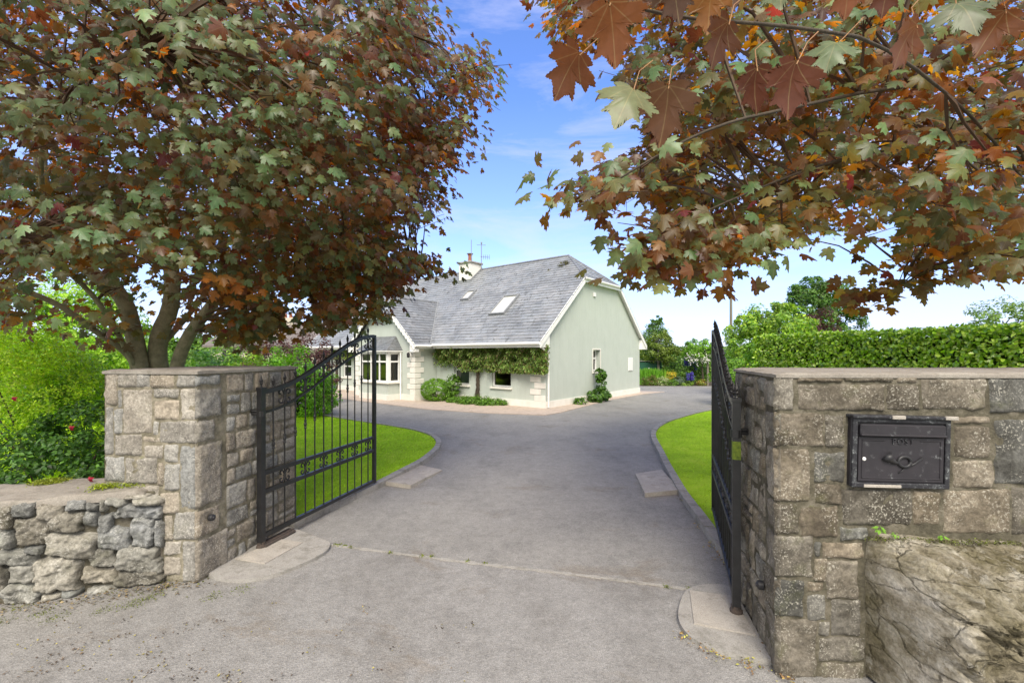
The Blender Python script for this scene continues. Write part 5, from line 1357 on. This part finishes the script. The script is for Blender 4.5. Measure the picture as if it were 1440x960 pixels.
# white blossoms
fl = at(985, 24.2); m = 260; q = np.array([fl.x, fl.y, 1.55])+NR.normal(0, 1, (m, 3))*np.array([.45, .15, .15])
tag(leaves('white_blossom', q, NR.normal(0, 1, (m, 3))+np.array([0, -1.5, .5]), NR.normal(0, 1, (m, 3)), NR.uniform(.06, .1, m), pick([(.75, .74, .68)], m, .08), 'petal', None, OVAL), 'white blossom scattered below the bright green climber', 'flowers', kind='stuff')
# clipped hedge behind the right wall
def hedge(name, label, pts, wid, h, n, size, cols, mat='glossy_leaf', tpl=OVAL):
    """pts: polyline of the visible face"""
    t = thing(name, label, 'hedge', (pts[0][0], pts[0][1], 0)); o0 = Vector((pts[0][0], pts[0][1], 0))
    segs = [(Vector((*a, 0)), Vector((*b, 0))) for a, b in zip(pts, pts[1:])]; tot = sum((b-a).length for a, b in segs)
    P = []; Nn = []
    for a, b in segs:
        d = (b-a); ln = d.length; d.normalize(); nn = Vector((d.y, -d.x, 0)); k = int(n*ln/tot)
        for _ in range(k):
            u = R.random(); r = R.random(); s = R.random()*ln
            w = .04*nz((s, 0, 1), 2)+.05*nz((s, 0, 3), 6)
            if r < .68:
                z = h*u**.8; dd = .0+.10*R.random()+.04*nz((s, z, 2), 2.5); p = a+d*s-nn*dd+Vector((0, 0, z+w*.3)); nm = nn+Vector((0, 0, .25))
            elif r < .95:
                dd = wid*u; p = a+d*s-nn*dd+Vector((0, 0, h+w*.8+.05*nz((s, dd, 1), 3)-.12*R.random()**2)); nm = Vector((0, 0, 1))
            else:
                dd = wid; p = a+d*s-nn*dd+Vector((0, 0, h*u)); nm = -nn
            P.append(tuple(p-o0)); Nn.append(tuple(nm))
    a, b = segs[0]; d = (b-a).normalized(); nn = Vector((d.y, -d.x, 0))
    for _ in range(int(n*.12)):
        p = a-nn*R.random()*wid+Vector((0, 0, h*R.random()))-d*.1*R.random(); P.append(tuple(p-o0)); Nn.append(tuple(-d))
    P = np.array(P); Nn = np.array(Nn); m = len(P)
    leaves('foliage', P, Nn+NR.normal(0, .55, (m, 3)), NR.normal(0, .8, (m, 3))+np.array([0, 0, .2]), size*NR.uniform(.7, 1.3, m), pick(cols, m, .22), mat, t, tpl)
    mb = MB()
    for a, b in segs:
        d = (b-a).normalized(); nn = Vector((d.y, -d.x, 0)); A = a-nn*.18-o0; B = b-nn*.18-o0; C2 = b-nn*(wid-.15)-o0; D2 = a-nn*(wid-.15)-o0
        mb.prism([(A.x, A.y), (B.x, B.y), (C2.x, C2.y), (D2.x, D2.y)], 0, h-.16)
    mb.build('inner_twigs', 'hedge_core', t)
    return t
simple('hedge_core', (.035, .07, .012), (.02, .04, .008), 20, .95, 1, 30, bd=.05)
HC = [(.30, .50, .03), (.38, .56, .06), (.2, .38, .02), (.44, .6, .10), (.14, .28, .02)]
hedge('laurel_hedge', 'long clipped bright green hedge behind the right stone wall', [(7.0, 12.6), (9.0, 7.75), (10.6, 3.8)], 1.2, 2.27, 26000, .085, HC)
hedge('far_hedge', 'low dark green hedge at the back of the flower garden', [(6.0, 33), (26, 30)], 1.2, 2.25, 14000, .16, DG+MG[:2]+[(.18, .24, .04)], 'green_leaf', DIA)
# neighbour's field hedge line far left, and beyond the house
hedge('field_hedge', 'far field hedge on the left behind the garden shrubs', [(-70, 38), (-16, 44)], 2, 3.2, 9000, .4, MG+DG, 'green_leaf', DIA)

# green tank
c = at(907, 27.5)
t = thing('oil_tank', 'dark green garden oil tank between house gable and tree', 'tank', (c.x, c.y, 0))
mb = MB(); mb.bbox((-.8, -.4, .55), (.95, .4, 1.30), .09); mb.build('tank_body', 'tank_green', t)
mb = MB(); mb.bbox((-.82, -.42, 1.302), (.97, .42, 1.34), .01); mb.build('tank_lid', 'concrete', t)
mb = MB(); mb.box((-.7, -.3, -.03), (-.5, .3, .548)); mb.box((.6, -.3, -.03), (.8, .3, .548)); mb.build('support', 'concrete', t)
mb = MB(); mb.bbox((.08, -.41, .86), (.16, -.401, .92), .002); mb.build('gauge', 'white_upvc', t)
# flower bed
bed = [(6.6, 24.3), (16, 24.3), (16, 28.5), (6.6, 28.5)]
sheet('flower_bed', bed, -.015, 'soil')
def small(name, label, px, Y, rx, rzv, n, size, cols, cz=None, tpl=DIA, mat='green_leaf', cat='shrub'):
    c = at(px, Y); bush(name, label, cat, c, [((0, 0, cz or rzv), (rx, rx*.8, rzv))], n, size, cols, tpl, 40, .35, True, mat)
small('cream_shrub', 'cream variegated low shrub at the front of the flower bed', 932, 24.8, .38, .24, 1300, .07, [(.42, .47, .25), (.5, .52, .35), (.22, .32, .1)])
small('heather_bush', 'olive and reddish low bush nearest the house corner', 914, 24.8, .45, .30, 1600, .06, [(.13, .16, .04), (.18, .12, .05), (.12, .2, .03)])
small('yellow_shrub', 'small shrub with golden yellow leaves in the flower bed', 943, 25.4, .32, .26, 1000, .07, [(.62, .45, .03), (.5, .4, .04), (.35, .38, .04)], .55)
small('blue_grey_shrub', 'grey blue low shrub behind the front of the flower bed', 955, 25.0, .4, .26, 1100, .07, [(.12, .17, .14), (.16, .21, .17), (.08, .14, .06)])
small('green_shrub', 'dark green shrub under the olive green tree', 940, 27.0, .55, .5, 1800, .08, MG)
small('dark_shrub', 'broad dark green shrub at the back of the flower bed', 957, 28.0, .9, .85, 3500, .1, DG+MG[:1])
small('bed_shrub', 'leafy green shrub around the lower blue flower spikes', 966, 25.0, .38, .42, 1500, .07, MG)
small('climbing_shrub', 'tall leafy shrub below the white blossom', 983, 25.6, .55, .62, 2600, .08, DG+MG, .75)
small('edge_plant', 'low yellowish green plant at the foot of the pale post', 986, 24.6, .3, .2, 800, .06, [(.3, .36, .06), (.4, .2, .06), (.14, .26, .03)])
small('low_plant', 'low lime green edging plant below the blue flower spikes', 966, 24.55, .35, .13, 700, .05, [(.22, .34, .05), (.16, .28, .03)])
small('mid_plant', 'small deep green plant beside the cream shrub', 945, 24.6, .32, .2, 800, .06, DG+MG)
# ornamental grass clump
c = at(913, 26.0); t = thing('grass_clump', 'tall bright green grassy clump by the house corner', 'ornamental grass', c); m = 1600
q = np.column_stack([NR.normal(0, .35, m), NR.normal(0, .25, m), np.full(m, .02)])
leaves('blades', q, np.column_stack([NR.normal(0, .5, m), np.full(m, -1), np.full(m, .2)]), np.column_stack([NR.normal(0, .3, m), NR.normal(0, .3, m), np.full(m, 1)]), NR.uniform(.6, 1.0, m), pick([(.16, .36, .03), (.2, .42, .04), (.12, .28, .03)], m, .15), 'green_leaf', t, BLADE)
for px, Y, h_, lab in ((963, 25.6, 1.55, 'tall violet-blue flower spike clump at the left'), (976, 25.9, 1.3, 'violet-blue flower spike clump at the right'), (972, 24.6, .75, 'low deep blue flower spike clump at the bed edge')):
    c = at(px, Y); t = thing('delphinium', lab, 'flowers', c, group='blue flower spikes in the bed'); mb = MB(); m = 420; P_ = []
    for k in range(5):
        x, y = R.gauss(0, .12), R.gauss(0, .1); mb.tube([(x, y, 0), (x*1.2, y, h_)], .012, 5)
        zz = NR.uniform(h_-.42, h_+.02, m//5); P_.append(np.column_stack([x*1.2+NR.normal(0, .045, len(zz)), y+NR.normal(0, .045, len(zz)), zz]))
    P_ = np.vstack(P_); mb.build('stem', 'hedge_core', t)
    leaves('petals', P_, NR.normal(0, 1, P_.shape)+np.array([0, -1, 0]), NR.normal(0, 1, P_.shape), NR.uniform(.05, .08, len(P_)), pick([(.08, .06, .42), (.11, .07, .5), (.05, .05, .3)], len(P_), .2), 'petal', t, OVAL)
# telegraph pole
c = at(1028, 34); t = thing('utility_pole', 'slender grey utility pole rising behind the right gate', 'utility pole', c)
mb = MB(); mb.tube([(0, 0, 0), (0, 0, 8.6)], [.12, .085], 10); mb.build('pole', 'pole_wood', t)
mb = MB(); mb.lathe((0, 0, 8.6), [(.10, 0), (.10, .05), (.03, .12)], 10); mb.build('pole_cap', 'metal_grey', t)

# left garden
LG = [(.20, .36, .02), (.27, .44, .03), (.14, .28, .02), (.32, .46, .05)]
bush('feathery_shrub', 'large feathery yellow-green shrub behind the low rubble wall at left', 'shrub', at(45, 6.2), [((0, 0, 1.05), (1.1, .8, 1.0)), ((-.9, 0, 1.3), (.9, .8, 1.0)), ((.55, .1, .8), (.7, .6, .75)), ((-.2, 0, 1.8), (.7, .6, .45))], 26000, .045, [(.36, .52, .02), (.44, .58, .03), (.28, .44, .02)], tmpl_dia(.24), 420, .2, shell=.5)
bush('leafy_bush', 'bright green rounded shrub behind the left pier below the maple', 'shrub', at(122, 6.9), [((0, 0, .8), (.7, .7, .8)), ((-.2, 0, 1.35), (.55, .5, .4))], 7000, .06, LG, clumps=110, cr=.22)
t = bush('rose_bush', 'dark green rose bush with red blooms just behind the low rubble wall', 'rose bush', at(70, 4.15), [((0, 0, .62), (.6, .36, .5)), ((-.75, .1, .62), (.6, .36, .5)), ((.42, .0, .5), (.36, .3, .42)), ((.1, .25, 1.0), (.5, .3, .3))], 12000, .042, [(.06, .15, .03), (.09, .21, .04), (.12, .26, .04), (.05, .11, .025)], OVAL, 200, .22, shell=.5)
for px, py, Y in ((100, 601, 3.75), (127, 673, 3.55), (20, 560, 3.9)):
    p = PX(px, py, Y)-at(70, 4.15); mb = MB()
    for k in range(11):
        a = k*2.4; r = .008+.0015*k; mb.add([p+Vector((math.cos(a)*.004, -.02, math.sin(a)*.004)), p+Vector((math.cos(a-.5)*r, -.012+.0012*k, math.sin(a-.5)*r)), p+Vector((math.cos(a)*r*1.25, -.006+.002*k, math.sin(a)*r*1.25)), p+Vector((math.cos(a+.5)*r, -.012+.0012*k, math.sin(a+.5)*r))], [(0, 1, 2, 3)], (.45, .02, .06))
    mb.build('bloom', 'petal', t, fix=False)
shr = [(20, 10.5, 1.5, 2.6, LG, 'tall lime green shrub furthest left behind the feathery shrub', 'lime_shrub'), (110, 11, 1.4, 2.9, [(.22, .40, .02), (.3, .46, .03)], 'lime green tree-like shrub seen under the maple boughs', 'lime_shrub'),
    (262, 10, .8, 1.9, [(.10, .24, .05), (.14, .3, .06), (.2, .34, .1)], 'mid green shrub right of the maple trunk', 'green_shrub'), (305, 11, .8, 1.85, [(.08, .2, .03), (.12, .28, .04)], 'deep green rounded shrub behind the left pier', 'green_shrub'),
    (345, 12.5, .6, 1.9, LG, 'bright green low shrub behind the right end of the left pier', 'green_shrub'), (378, 13.5, .75, 2.65, PU+[(.17, .10, .09)], 'dark purple leaved shrub behind the left pier', 'purple_shrub'),
    (405, 12.0, 1.0, 1.98, [(.17, .38, .02), (.22, .44, .03), (.12, .28, .02)], 'bright green shrub behind the left gate leaf', 'green_shrub'), (438, 15.5, .8, 2.7, PU+[(.14, .08, .06)], 'reddish purple shrub beside the far end of the house', 'purple_shrub'),
    (425, 12.6, .9, 1.5, [(.13, .3, .02), (.18, .36, .03)], 'low bright green shrub by the house forecourt', 'green_shrub'), (335, 15, 1.2, 2.5, MG, 'tall mid green shrub behind the purple one', 'green_shrub'), (200, 12.5, 1.6, 2.2, MG, 'broad green shrub behind the maple trunk', 'green_shrub')]
for px, Y, r, h_, cols, lab, nm in shr:
    bush(nm, lab, 'shrub', at(px, Y), [((0, 0, h_*.55), (r, r*.8, h_*.45)), ((r*.4, 0, h_*.35), (r*.8, r*.7, h_*.35)), ((-r*.45, 0, h_*.4), (r*.7, r*.7, h_*.4))], int(5200*r+1500), .085, cols, DIA, 110, .24)
tree('lime_tree', 'tall lime green tree standing behind the left end of the garden', 'tree', at(90, 17), 5.5, [((0, 0, 3.4), (2.2, 2, 1.6)), ((-2, 0, 2.8), (2, 2, 1.6)), ((1.6, 0, 2.6), (1.5, 1.5, 1.3))], 14000, .14, LG, .15, 150, .22)
# neighbour's house
NH = thing('neighbour_house', 'distant house with grey-brown roof and chimneys left of the bungalow', 'house', at(428, 42), math.radians(-8))
mb = MB(); mb.box((-7, -3.5, 0), (4, 3.5, 2.6)); mb.extr([(-7, -3.5, 2.6), (-7, 3.5, 2.6), (-7, 0, 4.5)], (11, 0, 0)); mb.build('wall', 'neighbour_render', NH)
mb = MB()
for s in (-1, 1): mb.extr([(-7.3, s*3.9, 2.38), (-7.3, 0, 4.62), (-7.3, 0, 4.80), (-7.3, s*3.9, 2.56)], (11.6, 0, 0))
rf2 = mb.build('roof', 'neighbour_slate', NH)
for x in (-1.6, ):
    mb = MB(); mb.box((x-.7, -.4, 4.4), (x+.7, .4, 5.25)); c_ = mb.build('chimney', 'neighbour_render', rf2)
    for k in (-.35, .2): mb = MB(); mb.lathe((x+k, 0, 5.25), [(.16, 0), (.13, .4), (.16, .42)], 10); mb.build('chimney_pot', 'terracotta', c_)
for x in (-5, -2, 1.5): mb = MB(); mb.box((x-.6, -3.53, .9), (x+.6, -3.501, 2.1)); mb.build('window', 'letterbox_paint', NH)

# ------------------------------------------------------------------ litter, moss, weeds
def scatter(label, name, pts, sp, n, size, cols, tpl=DIA, up=1.0, zz=.006, mat='litter', lift=0):
    pts = np.array(pts, float); i = NR.integers(0, len(pts), n); P = pts[i]+np.column_stack([NR.normal(0, sp, (n, 2)), np.zeros(n)])
    P[:, 2] = zz+NR.random(n)*lift+pts[i][:, 2] if pts.shape[1] > 2 else zz
    nrm = NR.normal(0, .3 if up >= 1 else .8, (n, 3))+np.array([0, 0, 1]); tip = NR.normal(0, 1, (n, 3))
    return tag(leaves(name, P, nrm, tip, size*NR.uniform(.5, 1.4, n), pick(cols, n, .3), mat, None, tpl), label, 'litter', kind='stuff')
wallbase = [tuple(Fr.P(Fr.len*k/30, 0, .03+.10*abs(math.sin(k*2.1)))) for k in range(8, 31)]
scatter('dry leaf scraps and grit along the foot of the low rubble wall', 'leaf_litter', wallbase+[tuple(Ff.P(.5+.07*i, 0, .04)) for i in range(5)], .07, 900, .02, [(.16, .12, .07), (.09, .07, .045), (.28, .22, .12), (.12, .13, .03)], lift=.012)
rp = [G(R.uniform(0, 330), R.uniform(868, 960)) for _ in range(60)]+[G(R.uniform(350, 700), R.uniform(850, 955)) for _ in range(16)]
scatter('brown seed and leaf scraps scattered on the road', 'leaf_litter', [tuple(p) for p in rp], .03, 420, .014, [(.12, .08, .05), (.2, .14, .08), (.35, .3, .08), (.07, .055, .04)], lift=.004)
scatter('yellow and brown leaf scraps around the right hinge pad', 'leaf_litter', [tuple(G(*p)) for p in ((1085, 925), (1075, 905), (1068, 895), (1050, 935), (1010, 925), (990, 910), (965, 900), (1060, 940), (1100, 955), (1010, 780), (1002, 768), (1015, 790), (985, 740), (960, 705))], .035, 420, .018, [(.45, .32, .10), (.3, .18, .08), (.4, .38, .08), (.15, .1, .06)], lift=.03)
MO = [(.16, .20, .02), (.22, .26, .03), (.10, .13, .02)]
mp_ = [tuple(Vector((p[0], p[1]+R.uniform(-.015, .015), 0))) for p in sp[2:60:1] if R.random() < .5]
scatter('thin green moss growing along the joint across the entrance', 'moss', mp_[:9]+mp_[20:], .012, 700, .010, MO, up=.3, zz=.004, mat='green_leaf', lift=.006)
scatter('dark moss patches on the road edge at left', 'moss', [tuple(G(x, y)) for x, y in ((60, 862), (80, 868), (150, 856), (185, 850), (200, 845), (215, 838), (0, 875), (300, 838), (340, 828), (30, 853))], .04, 1500, .008, MO+[(.08, .09, .03)], up=.3, zz=.002, mat='green_leaf', lift=.004)
mossp = [tuple(Vector((*(Fr.P(Fr.len-x, 0, -y)).xy, .722))) for x, y in ((.30, .16), (.36, .2), (.42, .18), (.24, .2), (.3, .25), (.2, .14), (.48, .15))]
scatter('bright green moss cushion on the low wall top against the left pier', 'moss', mossp, .035, 2600, .014, [(.26, .32, .02), (.34, .40, .03), (.18, .24, .02)], up=.3, zz=.0, mat='green_leaf', lift=.03)
scatter('yellow-green moss on the far left end of the low wall top', 'moss', [tuple(Vector((*(Fr.P(Fr.px(x, 690)[0], 0, -.5).xy), .72))) for x in (-10, 0, 12, 22)], .04, 1400, .014, [(.26, .30, .03), (.2, .24, .03)], up=.3, zz=0, mat='green_leaf', lift=.02)
# weeds in the crack above the boulder
for i, (px, py, s, lab) in enumerate(((1235, 738, 1, 'largest green seedling growing between wall and boulder'), (1258, 745, .55, 'small middle seedling growing between wall and boulder'), (1323, 748, .7, 'right seedling growing between wall and boulder'))):
    p = PX(px, py+8, 2.33); m = 12; ang = NR.uniform(0, 2*PI, m)
    t = thing('weed', lab, 'weed', p, group='seedlings in the wall crack'); q = np.column_stack([np.cos(ang)*.008, np.sin(ang)*.008-.01, NR.uniform(.0, .03, m)*s])
    leaves('foliage', q, np.column_stack([np.cos(ang)*.3, np.sin(ang)*.3-.3, np.ones(m)]), np.column_stack([np.cos(ang), np.sin(ang), np.full(m, .25)]), NR.uniform(.018, .034, m)*s, pick([(.16, .34, .04), (.2, .4, .05)], m, .1), 'green_leaf', t, OVAL)
cr2 = [tuple(PX(x, 757+(x-1225)*.03, 2.34)) for x in range(1225, 1440, 6)]
pts = np.array(cr2); n = 900; i = NR.integers(0, len(pts), n)
P_ = pts[i]+NR.normal(0, 1, (n, 3))*np.array([.02, .012, .006])
tag(leaves('moss', P_, NR.normal(0, .8, (n, 3))+np.array([0, -.3, 1]), NR.normal(0, 1, (n, 3)), NR.uniform(.006, .012, n), pick([(.10, .12, .02), (.06, .05, .03), (.14, .17, .03)], n, .3), 'green_leaf', None, DIA), 'mossy crumbs in the crack between the right wall and the boulder', 'moss', kind='stuff')

# ------------------------------------------------------------------ world, sun, camera
SUN_EL, SUN_AZ = math.radians(48), math.radians(180)      # azimuth clockwise from +Y
w = bpy.data.worlds.new('World'); sc.world = w; w.use_nodes = True
nt = w.node_tree; nt.nodes.clear()
def wn(t, **k):
    n = nt.nodes.new(t)
    for a, b in k.items(): setattr(n, a, b)
    return n
sky = wn('ShaderNodeTexSky'); sky.sky_type = 'NISHITA'; sky.sun_disc = False; sky.sun_elevation = SUN_EL; sky.sun_rotation = SUN_AZ
sky.air_density = 1.0; sky.dust_density = .6; sky.ozone_density = 1.6
tc = wn('ShaderNodeTexCoord'); mp = wn('ShaderNodeMapping'); mp.inputs['Scale'].default_value = (1.0, 1.0, 4.5); mp.inputs['Rotation'].default_value = (0, math.radians(12), math.radians(20))
nt.links.new(tc.outputs['Generated'], mp.inputs[0])
no = wn('ShaderNodeTexNoise'); no.inputs['Scale'].default_value = 2.2; no.inputs['Detail'].default_value = 8; no.inputs['Roughness'].default_value = .62; no.inputs['Distortion'].default_value = .5
nt.links.new(mp.outputs[0], no.inputs['Vector'])
rp_ = wn('ShaderNodeValToRGB'); e = rp_.color_ramp.elements; e[0].position = .44; e[0].color = (0, 0, 0, 1); e[1].position = .70; e[1].color = (.6, .6, .6, 1)
nt.links.new(no.outputs['Fac'], rp_.inputs[0])
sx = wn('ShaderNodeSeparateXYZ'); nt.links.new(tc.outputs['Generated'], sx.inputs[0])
hz = wn('ShaderNodeValToRGB'); e = hz.color_ramp.elements; e[0].position = 0; e[0].color = (.66, .66, .66, 1); e[1].position = .5; e[1].color = (0, 0, 0, 1)
el = e.new(.18); el.color = (.22, .22, .22, 1)
nt.links.new(sx.outputs['Z'], hz.inputs[0])
mr = wn('ShaderNodeMapRange'); mr.inputs['From Min'].default_value = .42; mr.inputs['From Max'].default_value = -.10; mr.inputs['To Min'].default_value = 0; mr.inputs['To Max'].default_value = .85  # warm cloud cover added overhead and behind the camera, unseen, for neutral fill
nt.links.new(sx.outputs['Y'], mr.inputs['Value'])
mxf = wn('ShaderNodeMix', data_type='RGBA', blend_type='SCREEN'); mxf.inputs[0].default_value = 1
nt.links.new(rp_.outputs[0], mxf.inputs[6]); nt.links.new(hz.outputs[0], mxf.inputs[7])
mx = wn('ShaderNodeMix', data_type='RGBA'); nt.links.new(mxf.outputs[2], mx.inputs[0]); tn = wn('ShaderNodeMix', data_type='RGBA', blend_type='MULTIPLY'); tn.inputs[0].default_value = 1; tn.inputs[7].default_value = (.72, .88, 1.28, 1); nt.links.new(sky.outputs[0], tn.inputs[6]); nt.links.new(tn.outputs[2], mx.inputs[6]); mx.inputs[7].default_value = (3.5, 3.5, 4.7, 1)
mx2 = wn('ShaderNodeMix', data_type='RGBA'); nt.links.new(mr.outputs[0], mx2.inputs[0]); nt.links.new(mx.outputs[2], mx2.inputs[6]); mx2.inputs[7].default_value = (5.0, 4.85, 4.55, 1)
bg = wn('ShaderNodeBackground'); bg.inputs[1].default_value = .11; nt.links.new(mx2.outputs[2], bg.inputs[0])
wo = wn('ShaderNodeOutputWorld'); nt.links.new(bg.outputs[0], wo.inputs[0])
sl = bpy.data.lights.new('sun', 'SUN'); sl.energy = 2.0; sl.angle = math.radians(30); sl.color = (1, .915, .78)
so = bpy.data.objects.new('sun', sl); COL.objects.link(so)
dirv = Vector((math.sin(SUN_AZ)*math.cos(SUN_EL), math.cos(SUN_AZ)*math.cos(SUN_EL), math.sin(SUN_EL)))
so.rotation_euler = dirv.to_track_quat('Z', 'Y').to_euler()
cam = bpy.data.cameras.new('camera'); co = bpy.data.objects.new('camera', cam); COL.objects.link(co)
co.location = (0, 0, 1.75); co.rotation_euler = (PI/2, 0, 0)
cam.sensor_width = 36; cam.lens = 620/1440*36; cam.shift_y = 18/1440; cam.clip_end = 3000; cam.clip_start = .05
sc.camera = co
sc.view_settings.view_transform = 'Standard'; sc.view_settings.look = 'None'; sc.view_settings.exposure = 1.3; sc.view_settings.gamma = 1
sc.cycles.use_denoising = True
sc.cycles.max_bounces = 8; sc.cycles.transparent_max_bounces = 12
